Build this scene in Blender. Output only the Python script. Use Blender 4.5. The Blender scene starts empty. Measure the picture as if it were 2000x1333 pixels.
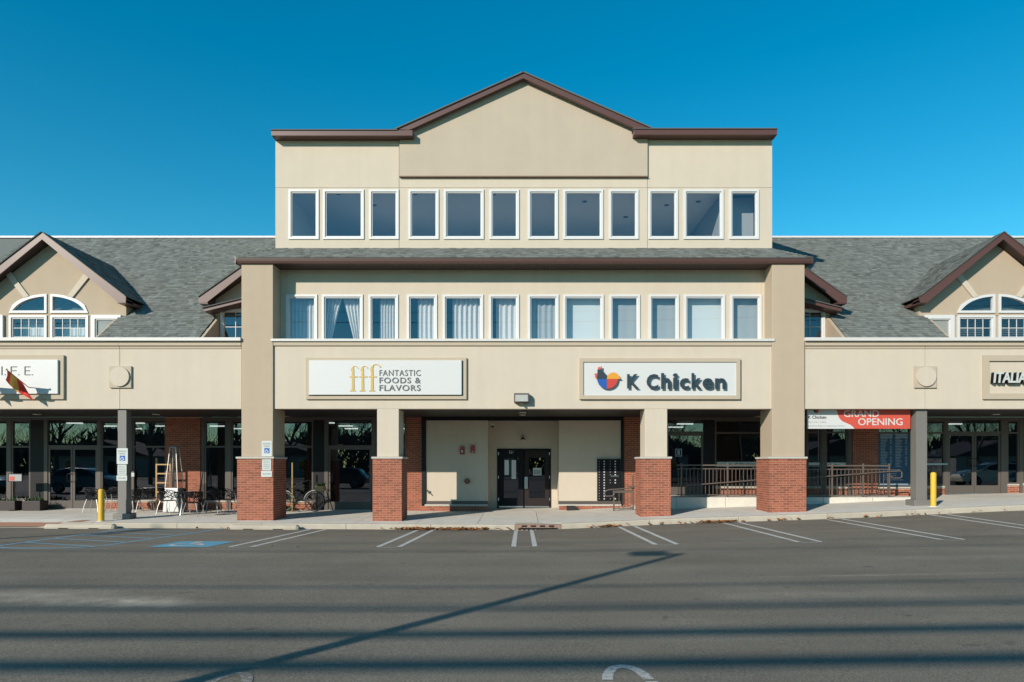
import bpy, bmesh, math, random
from mathutils import Vector, Matrix
random.seed(7)
R = math.radians
# ------------------------------------------------------------------ camera, sky, sun, exposure
F = 1333.33; CX = 1021.0; HY = 910.0; ZC = 1.62
scene = bpy.context.scene
col = scene.collection
cam_d = bpy.data.cameras.new('camera'); cam = bpy.data.objects.new('camera', cam_d); col.objects.link(cam)
cam.location = (0, -20, ZC); cam.rotation_euler = (R(90), 0, 0)
cam_d.lens = 24; cam_d.sensor_width = 36
cam_d.shift_x = (1000-CX)/2000; cam_d.shift_y = (HY-666.5)/2000
cam_d.clip_start = 0.1; cam_d.clip_end = 2000
scene.camera = cam
SA, ST = 0.75, 0.55                       # per metre of depth the light moves SA to the right and ST down
TO_SUN = Vector((-SA, -1, ST)).normalized()
world = bpy.data.worlds.new('World'); scene.world = world; world.use_nodes = True
wn = world.node_tree.nodes; wl = world.node_tree.links
bg = wn['Background']; bg.inputs['Strength'].default_value = 0.138
sky = wn.new('ShaderNodeTexSky'); sky.sky_type = 'NISHITA'; sky.sun_disc = False
sky.sun_elevation = math.asin(TO_SUN.z); sky.sun_rotation = math.atan2(TO_SUN.x, TO_SUN.y)
sky.air_density = 1.0; sky.dust_density = 0.0; sky.ozone_density = 2.2
tint = wn.new('ShaderNodeMix'); tint.data_type = 'RGBA'; tint.blend_type = 'MULTIPLY'
tint.inputs[0].default_value = 1.0; tint.inputs[7].default_value = (0.92, 1.13, 1.0, 1)
sat = wn.new('ShaderNodeHueSaturation'); sat.inputs['Saturation'].default_value = 1.42
wl.new(sky.outputs[0], tint.inputs[6]); wl.new(tint.outputs[2], sat.inputs['Color']); wl.new(sat.outputs[0], bg.inputs['Color'])
sun_d = bpy.data.lights.new('sun', 'SUN'); sun = bpy.data.objects.new('sun', sun_d); col.objects.link(sun)
sun_d.energy = 5.0; sun_d.angle = R(0.45); sun_d.color = (1.0, 0.90, 0.78)
sun.location = (-30, -40, 30); sun.rotation_euler = (-TO_SUN).to_track_quat('-Z', 'Y').to_euler()
scene.view_settings.view_transform = 'Standard'; scene.view_settings.look = 'None'
scene.view_settings.exposure = 0.12; scene.view_settings.gamma = 1.0
scene.render.engine = 'CYCLES'
scene.cycles.transparent_max_bounces = 16

# ------------------------------------------------------------------ helpers
def W(px, py, D): return Vector(((px-CX)*D/F, D-20, ZC+(HY-py)*D/F))
def X_(px, D): return (px-CX)*D/F
def Z_(py, D): return ZC+(HY-py)*D/F
def interp(xs, zs, x):
    if x <= xs[0]: return zs[0]
    for i in range(1, len(xs)):
        if x <= xs[i]:
            t = (x-xs[i-1])/(xs[i]-xs[i-1]); return zs[i-1]+(zs[i]-zs[i-1])*t
    return zs[-1]
def kerb_z(x):
    xs = [-40, -14.7, -8, -3, .3, 2.6, 3.7, 8.9, 14.1, 22, 45]; zs = [-.1, -.12, -.15, -.18, -.195, -.1, -.036, .13, .37, .55, .7]
    return sum(interp(xs, zs, x+d) for d in (-.8, -.4, 0, .4, .8))/5
def near_z(x):
    xs = [-40, -6, 0, 5.85, 8.8, 14, 40]; zs = [-.02, -.02, -.02, .08, .13, .2, .4]
    return sum(interp(xs, zs, x+d) for d in (-1.5, -.7, 0, .7, 1.5))/5
def lot_z(x, y):
    if y > -.8: return kerb_z(x)
    if y > -6.3:
        t = (-.8-y)/5.5; return kerb_z(x)*(1-t)+near_z(x)*t
    z = near_z(x)
    if y < -24:
        t = min((-24-y)/8, 1); z = z*(1-t)+.12*t
    return z
def walk_z(x, y):
    z = kerb_z(x)+.15+.02*(y+.8)
    if x < -12.9 and y < .4:
        t = min((-12.9-x)/.5, 1)*max(0, min(1, (.4-y)/1.0)); z -= .135*t
    return z
ORG = {}
def org(o):
    return ORG.get(o.name, Vector((0, 0, 0))) if o is not None else Vector((0, 0, 0))
def tag(o, label=None, cat=None, group=None, kind=None):
    if label: o['label'] = label
    if cat: o['category'] = cat
    if group: o['group'] = group
    if kind: o['kind'] = kind
    return o
def thing(name, loc, label, cat, group=None):
    o = bpy.data.objects.new(name, None); col.objects.link(o); o.location = loc; o.empty_display_size = .2
    ORG[o.name] = Vector(loc)
    return tag(o, label, cat, group)
class MB:
    def __init__(s): s.v = []; s.f = []; s.c = []
    def add(s, vs, fs, c=None):
        n = len(s.v); s.v += [tuple(p) for p in vs]; s.f += [tuple(i+n for i in f) for f in fs]
        s.c += [c]*len(fs); return s
    def box(s, x0, x1, y0, y1, z0, z1, c=None):
        return s.add([(x0,y0,z0),(x1,y0,z0),(x1,y1,z0),(x0,y1,z0),(x0,y0,z1),(x1,y0,z1),(x1,y1,z1),(x0,y1,z1)],
                     [(0,3,2,1),(4,5,6,7),(0,1,5,4),(1,2,6,5),(2,3,7,6),(3,0,4,7)], c)
    def pbox(s, px0, py0, px1, py1, D, th):            # photo rectangle at depth D, th thick going back
        return s.box(X_(px0,D), X_(px1,D), D-20, D-20+th, Z_(py1,D), Z_(py0,D))
    def prism(s, pts, y0, y1):                         # xz polygon extruded in y
        n = len(pts)
        vs = [(p[0], y0, p[1]) for p in pts]+[(p[0], y1, p[1]) for p in pts]
        return s.add(vs, [tuple(range(n)), tuple(range(2*n-1, n-1, -1))]+[(i, i+n, (i+1)%n+n, (i+1)%n) for i in range(n)])
    def pprism(s, pts, D, th): return s.prism([(X_(a,D), Z_(b,D)) for a, b in pts], D-20, D-20+th)
    def xprism(s, pts, x0, x1):                        # yz polygon extruded in x
        n = len(pts)
        vs = [(x0, p[0], p[1]) for p in pts]+[(x1, p[0], p[1]) for p in pts]
        return s.add(vs, [tuple(range(n-1, -1, -1)), tuple(range(n, 2*n))]+[(i, (i+1)%n, (i+1)%n+n, i+n) for i in range(n)])
    def zprism(s, pts, z0, z1):
        n = len(pts)
        vs = [(p[0], p[1], z0) for p in pts]+[(p[0], p[1], z1) for p in pts]
        return s.add(vs, [tuple(range(n-1, -1, -1)), tuple(range(n, 2*n))]+[(i, (i+1)%n, (i+1)%n+n, i+n) for i in range(n)])
    def quad(s, a, b, c, d, col=None): return s.add([a, b, c, d], [(0,1,2,3)], col)
    def tube(s, pts, r, n=6, r1=None, closed=False, cap=True):
        pts = [Vector(p) for p in pts]; m = len(pts)
        if m < 2: return s
        rr = [r+((r1 if r1 is not None else r)-r)*i/(m-1) for i in range(m)]
        vs = []; up = None
        for i in range(m):
            if closed: t = pts[(i+1)%m]-pts[i-1]
            else: t = pts[min(i+1, m-1)]-pts[max(i-1, 0)]
            if t.length < 1e-9: t = Vector((0,0,1))
            t.normalize()
            if up is None:
                up = Vector((0,0,1)) if abs(t.z) < .9 else Vector((1,0,0))
            a = t.cross(up)
            if a.length < 1e-4: a = t.cross(Vector((0,1,0)) if abs(t.y)<.9 else Vector((1,0,0)))
            a.normalize(); b = a.cross(t).normalized(); up = b
            for k in range(n):
                an = 2*math.pi*k/n; vs.append(pts[i]+a*math.cos(an)*rr[i]+b*math.sin(an)*rr[i])
        fs = []
        for i in range(m if closed else m-1):
            j = (i+1)%m
            for k in range(n):
                l = (k+1)%n; fs.append((i*n+k, i*n+l, j*n+l, j*n+k))
        if not closed and cap: fs += [tuple(range(n-1,-1,-1)), tuple(range((m-1)*n, m*n))]
        return s.add(vs, fs)
    def lathe(s, prof, c=(0,0,0), n=16):               # (r, z) profile
        vs = []; c = Vector(c)
        for r, z in prof:
            for k in range(n):
                a = 2*math.pi*k/n; vs.append(c+Vector((r*math.cos(a), r*math.sin(a), z)))
        fs = []; m = len(prof)
        for i in range(m-1):
            for k in range(n):
                l = (k+1)%n; fs.append((i*n+k, i*n+l, (i+1)*n+l, (i+1)*n+k))
        fs += [tuple(range(n-1,-1,-1)), tuple(range((m-1)*n, m*n))]
        return s.add(vs, fs)
    def disc_y(s, x, z, r, y0, y1, n=24):
        return s.prism([(x+r*math.cos(2*math.pi*k/n), z+r*math.sin(2*math.pi*k/n)) for k in range(n)], y0, y1)
    def ball(s, c, rx, ry, rz, n=10, m=6):
        prof = []
        vs = []; fs = []; c = Vector(c)
        for i in range(m+1):
            t = math.pi*i/m-math.pi/2
            for k in range(n):
                a = 2*math.pi*k/n
                vs.append(c+Vector((rx*math.cos(t)*math.cos(a), ry*math.cos(t)*math.sin(a), rz*math.sin(t))))
        for i in range(m):
            for k in range(n):
                l = (k+1)%n; fs.append((i*n+k, i*n+l, (i+1)*n+l, (i+1)*n+k))
        return s.add(vs, fs)
    def build(s, name, mat, parent=None, smooth=False, bevel=0, fix=True, colors=False, bseg=2):
        o0 = org(parent)
        me = bpy.data.meshes.new(name)
        vs = [(v[0]-o0.x, v[1]-o0.y, v[2]-o0.z) for v in s.v]
        me.from_pydata(vs, [], s.f)
        if colors:
            at = me.attributes.new('tone', 'FLOAT', 'FACE')
            at.data.foreach_set('value', [c if c is not None else .5 for c in s.c])
        if fix or bevel:
            bm = bmesh.new(); bm.from_mesh(me)
            if fix: bmesh.ops.recalc_face_normals(bm, faces=bm.faces)
            if bevel: bmesh.ops.bevel(bm, geom=[e for e in bm.edges if e.calc_face_angle(0) > .6], offset=bevel, segments=bseg, affect='EDGES', profile=.6)
            bm.to_mesh(me); bm.free()
        if smooth:
            for p in me.polygons: p.use_smooth = True
            try: me.set_sharp_from_angle(angle=R(40))
            except Exception: pass
        me.materials.append(mat)
        o = bpy.data.objects.new(name, me); col.objects.link(o)
        if parent is not None:
            o.parent = parent; ORG[o.name] = o0
        return o
def copy_tree(o, parent=None):
    c = o.copy(); col.objects.link(c)
    if parent is not None: c.parent = parent
    for ch in [k for k in o.children]: copy_tree(ch, c)
    return c
def text_mb(body, px0, py0, px1, py1, D, th, bold=0.0, spacing=1.0, shear=0, keep=False):
    cu = bpy.data.curves.new('t', 'FONT'); cu.body = body; cu.size = 1; cu.offset = bold; cu.space_character = spacing
    cu.extrude = .5; cu.resolution_u = 3; cu.shear = shear
    ob = bpy.data.objects.new('t', cu); me = bpy.data.meshes.new_from_object(ob)
    vs = [v.co.copy() for v in me.vertices]; fs = [tuple(p.vertices) for p in me.polygons]
    bpy.data.objects.remove(ob); bpy.data.curves.remove(cu); bpy.data.meshes.remove(me)
    x0 = min(v.x for v in vs); x1 = max(v.x for v in vs); y0 = min(v.y for v in vs); y1 = max(v.y for v in vs)
    a0 = X_(px0, D); a1 = X_(px1, D); b0 = Z_(py1, D); b1 = Z_(py0, D)
    out = [(a0+(v.x-x0)/(x1-x0)*(a1-a0), D-20+(.5-v.z)*th, b0+(v.y-y0)/(y1-y0)*(b1-b0)) for v in vs]
    return MB().add(out, fs)

# ------------------------------------------------------------------ materials
MATS = {}
ALB = .80                                  # one calibration of all base colours to the exposure
def srgb(r, g, b):
    f = lambda c: ((c/255)/12.92 if c/255 <= .04045 else ((c/255+.055)/1.055)**2.4)
    return (f(r), f(g), f(b), 1)
def mat(name, base, rough=.8, metal=0, spec=.5, var=.0, vscale=3.0, bump=0, bscale=60, detail=6, tone=None, coat=0, rand=0, streak=0):
    m = bpy.data.materials.new(name); m.use_nodes = True; nt = m.node_tree; n = nt.nodes; L = nt.links
    p = n['Principled BSDF']; p.inputs['Roughness'].default_value = rough; p.inputs['Metallic'].default_value = metal
    p.inputs['Specular IOR Level'].default_value = spec
    if coat: p.inputs['Coat Weight'].default_value = coat; p.inputs['Coat Roughness'].default_value = .05
    b = tuple(c*ALB for c in base[:3])+(1,)
    last = n.new('ShaderNodeRGB'); last.outputs[0].default_value = b; cur = last.outputs[0]
    tc = n.new('ShaderNodeTexCoord')
    def mulmix(fac_socket, lo, hi):
        nonlocal cur
        mr = n.new('ShaderNodeMapRange'); mr.inputs[1].default_value = 0; mr.inputs[2].default_value = 1
        mr.inputs[3].default_value = lo; mr.inputs[4].default_value = hi; L.new(fac_socket, mr.inputs[0])
        mx = n.new('ShaderNodeMix'); mx.data_type = 'RGBA'; mx.blend_type = 'MULTIPLY'; mx.inputs[0].default_value = 1
        L.new(cur, mx.inputs[6]); L.new(mr.outputs[0], mx.inputs[7]); cur = mx.outputs[2]
    if var:
        no = n.new('ShaderNodeTexNoise'); no.inputs['Scale'].default_value = vscale; no.inputs['Detail'].default_value = detail
        no.inputs['Roughness'].default_value = .65
        L.new(tc.outputs['Object'], no.inputs['Vector']); mulmix(no.outputs['Fac'], 1-var, 1+var)
    if streak:
        mp = n.new('ShaderNodeMapping'); mp.inputs['Scale'].default_value = (2.5, 2.5, .12)
        no = n.new('ShaderNodeTexNoise'); no.inputs['Scale'].default_value = 1.5; no.inputs['Detail'].default_value = 5
        L.new(tc.outputs['Object'], mp.inputs[0]); L.new(mp.outputs[0], no.inputs['Vector']); mulmix(no.outputs['Fac'], 1-streak, 1+streak)
    if tone:
        at = n.new('ShaderNodeAttribute'); at.attribute_name = 'tone'; mulmix(at.outputs['Fac'], 1-tone, 1+tone)
    if rand:
        oi = n.new('ShaderNodeObjectInfo'); mulmix(oi.outputs['Random'], 1-rand, 1+rand)
    L.new(cur, p.inputs['Base Color'])
    if bump:
        no = n.new('ShaderNodeTexNoise'); no.inputs['Scale'].default_value = bscale; no.inputs['Detail'].default_value = 4
        bu = n.new('ShaderNodeBump'); bu.inputs['Strength'].default_value = bump; bu.inputs['Distance'].default_value = .01
        L.new(tc.outputs['Object'], no.inputs['Vector']); L.new(no.outputs['Fac'], bu.inputs['Height']); L.new(bu.outputs[0], p.inputs['Normal'])
    MATS[name] = m; return m
def glass(name, tintc, ior=1.5, gain=2.0, rough=0.0):
    m = bpy.data.materials.new(name); m.use_nodes = True; nt = m.node_tree; n = nt.nodes; L = nt.links
    n.remove(n['Principled BSDF']); out = n['Material Output']
    tr = n.new('ShaderNodeBsdfTransparent'); tr.inputs[0].default_value = tuple(tintc)+(1,)
    gl = n.new('ShaderNodeBsdfGlossy'); gl.inputs['Roughness'].default_value = rough; gl.inputs['Color'].default_value = (.84, .86, 1, 1)
    f0 = ((ior-1)/(ior+1))**2*gain
    lw_ = n.new('ShaderNodeLayerWeight'); lw_.inputs[0].default_value = .5
    pw = n.new('ShaderNodeMath'); pw.operation = 'POWER'; pw.inputs[1].default_value = 5; L.new(lw_.outputs['Facing'], pw.inputs[0])
    mu = n.new('ShaderNodeMapRange'); mu.inputs[3].default_value = f0; mu.inputs[4].default_value = 1; L.new(pw.outputs[0], mu.inputs[0])
    mx = n.new('ShaderNodeMixShader'); L.new(mu.outputs[0], mx.inputs[0])
    L.new(tr.outputs[0], mx.inputs[1]); L.new(gl.outputs[0], mx.inputs[2]); L.new(mx.outputs[0], out.inputs[0])
    MATS[name] = m; return m
def emit(name, c, s):
    m = bpy.data.materials.new(name); m.use_nodes = True; p = m.node_tree.nodes['Principled BSDF']
    p.inputs['Base Color'].default_value = tuple(c)+(1,); p.inputs['Emission Color'].default_value = tuple(c)+(1,); p.inputs['Emission Strength'].default_value = s
    return m
M = {}
M['cream'] = mat('cream_stucco', (.655,.575,.465), .92, var=.075, vscale=1.3, detail=9, bump=.4, bscale=110, streak=.055)
M['tan'] = mat('tan_stucco', (.51,.415,.305), .92, var=.075, vscale=1.3, detail=9, bump=.4, bscale=110, streak=.05)
M['tan2'] = mat('pale_tan_stucco', (.545,.465,.365), .92, var=.075, vscale=1.3, detail=9, bump=.4, bscale=110, streak=.05)
M['trimtan'] = mat('tan_trim', (.53,.45,.34), .85, var=.05, vscale=2)
M['white'] = mat('white_vinyl', (.74,.745,.74), .45, var=.03, vscale=4)
M['capwhite'] = mat('pale_metal_coping', (.70,.69,.66), .5, var=.06, vscale=3)
M['stone'] = mat('pale_cast_stone', (.56,.53,.47), .85, var=.12, vscale=8, bump=.2)
M['maroon'] = mat('brown_metal', (.10,.048,.04), .40, spec=.8, var=.10, vscale=2.5)
M['maroon2'] = mat('brown_metal_matte', (.115,.052,.043), .42, spec=.5, var=.08, vscale=2.5)
M['soffitm'] = mat('dark_brown_soffit', (.07,.042,.035), .6)
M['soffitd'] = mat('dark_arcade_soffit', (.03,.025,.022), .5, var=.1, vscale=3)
M['shingle'] = mat('grey_green_shingle', (.182,.197,.180), .93, var=.10, vscale=6, tone=.32, bump=.4, bscale=90)
M['flatroof'] = mat('flat_roof', (.12,.12,.12), .9)
M['brick'] = mat('red_brick', (.33,.098,.054), .85, var=.18, vscale=14, rand=.26, bump=.5, bscale=50)
M['brickst'] = mat('red_brick_run', (.33,.098,.054), .85, var=.18, vscale=14, tone=.26, bump=.5, bscale=50)
M['mortar'] = mat('mortar', (.54,.32,.22), .95, var=.1, vscale=8, bump=.3)
M['concrete'] = mat('concrete', (.72,.68,.60), .9, var=.24, vscale=2.2, detail=8, bump=.25, bscale=90, rand=.06)
M['kerb'] = mat('kerb_concrete', (.50,.45,.36), .9, var=.2, vscale=3, detail=8, bump=.35, bscale=60, rand=.06)
M['joint'] = mat('joint_dirt', (.16,.14,.12), .95)
M['ramp'] = mat('brick_red_ramp_paint', (.47,.24,.15), .85, var=.18, vscale=7, bump=.2)
M['metal_dk'] = mat('bronze_metal', (.10,.085,.075), .45, spec=.5)
M['mullion'] = mat('bronze_mullion', (.125,.108,.095), .42, spec=.35, var=.05)
M['black'] = mat('black_metal', (.012,.012,.014), .5, spec=.25)
M['blackgloss'] = mat('dark_painted_door', (.012,.012,.016), .55, spec=.15, var=.1, vscale=3)
M['doorbrown'] = mat('dark_door', (.028,.021,.02), .55, spec=.2, var=.08)
M['railbr'] = mat('bronze_rail', (.13,.105,.088), .5)
M['postgrey'] = mat('grey_painted_steel', (.20,.19,.175), .6, var=.06, vscale=4, streak=.05)
M['yellow'] = mat('yellow_paint', (.78,.48,.035), .5, var=.1, vscale=6)
M['steel'] = mat('brushed_steel', (.62,.62,.62), .3, metal=1, var=.05)
M['silver'] = mat('silver_paint', (.55,.55,.55), .4, metal=.6)
M['signwhite'] = mat('sign_white', (.70,.71,.70), .4, var=.015, vscale=2)
M['gold'] = mat('gold_letter', (.62,.43,.13), .4, metal=.25)
M['inkgrey'] = mat('grey_letter', (.12,.13,.14), .5)
M['navy'] = mat('dark_slate_letter', (.022,.045,.06), .5)
M['red'] = mat('red_print', (.62,.055,.035), .5)
M['coral'] = mat('coral_banner', (.66,.095,.06), .55, var=.04, vscale=3)
M['blue'] = mat('blue_print', (.01,.10,.42), .5)
M['orange'] = mat('orange_print', (.80,.36,.03), .5)
M['posterblue'] = mat('blue_poster', (.015,.075,.17), .35, var=.2, vscale=2)
M['posterlt'] = mat('poster_text', (.34,.42,.5), .5)
M['signblue'] = mat('accessible_blue', (.01,.13,.43), .45)
M['platewhite'] = mat('white_sign_plate', (.62,.66,.64), .4)
M['textgrey'] = mat('faded_print', (.30,.36,.33), .6)
M['flagred'] = mat('red_flag_cloth', (.85,.05,.035), .8)
M['flagyel'] = mat('yellow_flag_cloth', (.85,.50,.12), .8)
M['wood'] = mat('pale_wood', (.55,.36,.16), .7, var=.15, vscale=12)
M['leaf'] = mat('dry_leaf', (.33,.13,.035), .9, rand=.0, tone=.5)
M['plant'] = mat('green_leaf', (.05,.10,.03), .7, var=.3, vscale=20)
M['conifer'] = mat('dark_conifer', (.025,.04,.025), .8, var=.3, vscale=2)
M['bark'] = mat('grey_bark', (.12,.10,.085), .9, var=.2, vscale=8)
M['wire'] = mat('black_cable', (.02,.02,.02), .6)
M['pole'] = mat('wood_pole', (.16,.12,.09), .9, var=.15, vscale=6)
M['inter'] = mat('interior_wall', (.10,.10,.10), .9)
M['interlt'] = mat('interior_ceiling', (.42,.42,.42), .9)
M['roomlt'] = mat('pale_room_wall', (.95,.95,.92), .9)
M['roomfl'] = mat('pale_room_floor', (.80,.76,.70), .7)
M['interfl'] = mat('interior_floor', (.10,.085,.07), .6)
M['curtain'] = mat('pale_curtain', (.72,.70,.68), .9)
M['sheer'] = mat('grey_sheer', (.42,.44,.44), .9, var=.05, vscale=3)
M['blind'] = mat('white_blind', (.74,.76,.74), .8)
M['redlens'] = mat('red_alarm', (.38,.02,.02), .35)
M['brassbr'] = mat('red_brown_cap', (.24,.085,.055), .5)
M['rubber'] = mat('black_rubber', (.02,.02,.02), .8)
M['tyre'] = mat('tyre_rubber', (.025,.025,.025), .8)
M['carpaint'] = mat('gold_car_paint', (.75,.64,.45), .3, metal=.1, coat=1)
M['cardark'] = mat('dark_car_paint', (.02,.025,.035), .3, metal=.3, coat=1)
M['cargrey'] = mat('grey_car_paint', (.13,.14,.15), .3, metal=.4, coat=1)
M['carglass'] = mat('car_glass', (.015,.02,.022), .05)
M['grass'] = mat('dry_grass', (.13,.115,.075), .95, var=.3, vscale=2)
M['house'] = mat('house_siding', (.45,.44,.41), .85, rand=.2)
M['houseroof'] = mat('house_roof', (.07,.068,.07), .9, rand=.2)
M['lensw'] = mat('lamp_lens', (.5,.5,.46), .25)
M['lightpanel'] = emit('lit_ceiling_panel', (1,.96,.88), 1.6)
M['downlight'] = emit('lit_downlight', (1,.93,.82), 1.6)
M['glass'] = glass('window_glass', (.88,.93,.95), 1.5, 3.2)
M['glassdk'] = glass('storefront_glass', (.32,.37,.38), 1.5, 3.0)
M['ledblue'] = mat('teal_logo', (.02,.20,.34), .5)
# asphalt with grain, patches, dusty marks; old paint worn through by noise
def asphalt():
    m = mat('asphalt', (.214,.184,.132), .88, spec=.3)
    nt = m.node_tree; n = nt.nodes; L = nt.links; p = n['Principled BSDF']
    tc = n.new('ShaderNodeTexCoord')
    def noise(s, d, r=.6, dist=0):
        o = n.new('ShaderNodeTexNoise'); o.inputs['Scale'].default_value = s; o.inputs['Detail'].default_value = d; o.inputs['Roughness'].default_value = r
        L.new(tc.outputs['Object'], o.inputs['Vector']); return o.outputs['Fac']
    def rng(s, a, b, c, d):
        o = n.new('ShaderNodeMapRange'); o.inputs[1].default_value = a; o.inputs[2].default_value = b; o.inputs[3].default_value = c; o.inputs[4].default_value = d
        L.new(s, o.inputs[0]); return o.outputs[0]
    def mul(a, b):
        o = n.new('ShaderNodeMath'); o.operation = 'MULTIPLY'; L.new(a, o.inputs[0]); L.new(b, o.inputs[1]); return o.outputs[0]
    def add(a, b):
        o = n.new('ShaderNodeMath'); o.operation = 'ADD'; L.new(a, o.inputs[0]); L.new(b, o.inputs[1]); return o.outputs[0]
    grain = rng(noise(70, 2, .8), .3, .7, .5, 1.55)
    grain2 = rng(noise(34, 3, .8), .3, .7, .82, 1.18)
    big = rng(noise(.45, 4), .3, .7, .86, 1.14)
    mp = n.new('ShaderNodeMapping'); mp.inputs['Scale'].default_value = (.06, .9, 1); L.new(tc.outputs['Object'], mp.inputs[0])
    ws = n.new('ShaderNodeTexNoise'); ws.inputs['Scale'].default_value = 1.6; ws.inputs['Detail'].default_value = 3; L.new(mp.outputs[0], ws.inputs['Vector'])
    band = rng(ws.outputs['Fac'], .3, .7, .9, 1.1)
    tot = mul(mul(grain, grain2), mul(big, band))
    def blob(cx, cy, rx, ry, amt):
        mpp = n.new('ShaderNodeMapping'); mpp.inputs['Location'].default_value = (-cx/rx, -cy/ry, 0); mpp.inputs['Scale'].default_value = (1/rx, 1/ry, 0)
        L.new(tc.outputs['Object'], mpp.inputs[0])
        ln = n.new('ShaderNodeVectorMath'); ln.operation = 'LENGTH'; L.new(mpp.outputs[0], ln.inputs[0])
        return mul(rng(ln.outputs['Value'], 0, 1, amt, 0), rng(noise(2.5, 5), .35, .65, .2, 1))
    st = None
    for b in ((-6.2, -11.3, 1.3, .5, 1.0), (-5.6, -11.75, .9, .35, 1.1), (-4.75, -11.75, .8, .4, 1.9), (-4.2, -11.95, .9, .3, 1.1), (5.2, -10.3, 2.6, .10, .7), (7.5, -10.9, 2.2, .13, .5), (3.4, -11.6, 2.4, .5, .35), (6.6, -8.6, 3.0, .5, .3)):
        k = blob(*b); st = k if st is None else add(st, k)
    tot = add(tot, st)
    spots = rng(noise(3.1, 2, .4), .70, .76, 1, .72)
    tot = mul(tot, spots)
    mx = n.new('ShaderNodeMix'); mx.data_type = 'RGBA'; mx.blend_type = 'MULTIPLY'; mx.inputs[0].default_value = 1
    mx.inputs[6].default_value = (.158,.138,.108,1); L.new(tot, mx.inputs[7]); L.new(mx.outputs[2], p.inputs['Base Color'])
    bu = n.new('ShaderNodeBump'); bu.inputs['Strength'].default_value = .6; bu.inputs['Distance'].default_value = .008
    L.new(noise(85, 2, .8), bu.inputs['Height']); L.new(bu.outputs[0], p.inputs['Normal'])
    return m
M['asphalt'] = asphalt()
def paint(name, c, wear=.45):
    m = mat(name, c, .7); nt = m.node_tree; n = nt.nodes; L = nt.links; p = n['Principled BSDF']
    tc = n.new('ShaderNodeTexCoord'); no = n.new('ShaderNodeTexNoise'); no.inputs['Scale'].default_value = 22; no.inputs['Detail'].default_value = 6; no.inputs['Roughness'].default_value = .75
    L.new(tc.outputs['Object'], no.inputs['Vector'])
    r = n.new('ShaderNodeMapRange'); r.inputs[1].default_value = wear-.07; r.inputs[2].default_value = wear+.07; L.new(no.outputs['Fac'], r.inputs[0])
    mx = n.new('ShaderNodeMix'); mx.data_type = 'RGBA'; L.new(r.outputs[0], mx.inputs[0]); mx.inputs[6].default_value = (.158,.138,.108,1); mx.inputs[7].default_value = tuple(k*ALB for k in c)+(1,)
    L.new(mx.outputs[2], p.inputs['Base Color']); return m
M['pwhite'] = paint('white_road_paint', (.62,.62,.59), .40)
M['pwhite2'] = paint('faded_road_paint', (.52,.52,.49), .44)
M['pfaded'] = paint('nearly_gone_road_paint', (.42,.42,.40), .56)
M['pblue'] = paint('blue_road_paint', (.20,.44,.58), .42)
M['pblue2'] = paint('bright_blue_road_paint', (.12,.40,.56), .36)
# ------------------------------------------------------------------ bricks
BL, BH, BJ = .1915, .0555, .0122
_unit = None
def brick_obj(parent, x0, x1, y0, y1, z0, z1, m='brick', name='brick'):
    global _unit
    if _unit is None:
        mb = MB().box(-.5, .5, -.5, .5, -.5, .5)
        _unit = bpy.data.meshes.new('brick'); _unit.from_pydata(mb.v, [], mb.f); _unit.materials.append(M[m])
    o = bpy.data.objects.new(name, _unit); col.objects.link(o); o.parent = parent
    c = Vector(((x0+x1)/2, (y0+y1)/2, (z0+z1)/2))-org(parent)
    o.location = c; o.scale = (x1-x0, y1-y0, z1-z0); return o
def courses(u0, u1, z0, z1, phase=0):
    out = []; z = z0; k = phase
    while z+BH*.6 < z1:
        zt = min(z+BH, z1); u = u0-(0 if k%2 == 0 else (BL+BJ)/2)
        while u < u1-.01:
            a = max(u, u0); b = min(u+BL, u1)
            if b-a > .025: out.append((a, b, z, zt))
            u += BL+BJ
        z += BH+BJ; k += 1
    return out
def brick_stuff(mb, bricks, y0, y1):
    for a, b, c, d in bricks: mb.box(a, b, y0, y1, c, d, c=random.random())
def brick_stuff_x(mb, bricks, x0, x1):
    for a, b, c, d in bricks: mb.box(x0, x1, a, b, c, d, c=random.random())

# ------------------------------------------------------------------ ground, lot, pavement
def sheet(xs, ys, zf):
    mb = MB(); nx = len(xs)
    mb.v = [(x, y, zf(x, y)) for y in ys for x in xs]
    mb.f = [(j*nx+i, j*nx+i+1, (j+1)*nx+i+1, (j+1)*nx+i) for j in range(len(ys)-1) for i in range(nx-1)]
    mb.c = [None]*len(mb.f); return mb
def frange(a, b, n): return [a+(b-a)*i/n for i in range(n+1)]
g = MB().quad((-700,-700,-.7), (700,-700,-.7), (700,700,-.7), (-700,700,-.7)).build('ground', M['grass'], fix=False); tag(g, kind='structure')
lot = sheet(frange(-70, -20, 10)+frange(-19, 19, 76)+frange(20, 70, 10), frange(-46, -18, 14)+frange(-17.5, -.7, 50), lot_z).build('parking_lot', M['asphalt'], fix=False, smooth=True)
tag(lot, kind='structure')
vg = sheet(frange(-120, 120, 12), [-220, -46.0, -45.4], lambda x, y: .14).build('grass_verge', M['grass'], fix=False); tag(vg, kind='structure')
def strip(name, pts, w, m, dz=.004, parent=None, n=14):
    """painted line of width w along xy points, following the lot"""
    P = []
    for i in range(len(pts)-1):
        a = Vector(pts[i]); b = Vector(pts[i+1]); k = max(1, int((b-a).length/.35))
        for t in range(k): P.append(a.lerp(b, t/k))
    P.append(Vector(pts[-1])); mb = MB(); L = []
    for i, p in enumerate(P):
        t = (P[min(i+1, len(P)-1)]-P[max(i-1, 0)]).normalized(); nn = Vector((-t.y, t.x))*w/2
        for q in (p+nn, p-nn): L.append((q.x, q.y, lot_z(q.x, q.y)+dz))
    mb.add(L, [(2*i, 2*i+1, 2*i+3, 2*i+2) for i in range(len(P)-1)])
    return mb.build(name, m, parent, fix=False)
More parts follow.
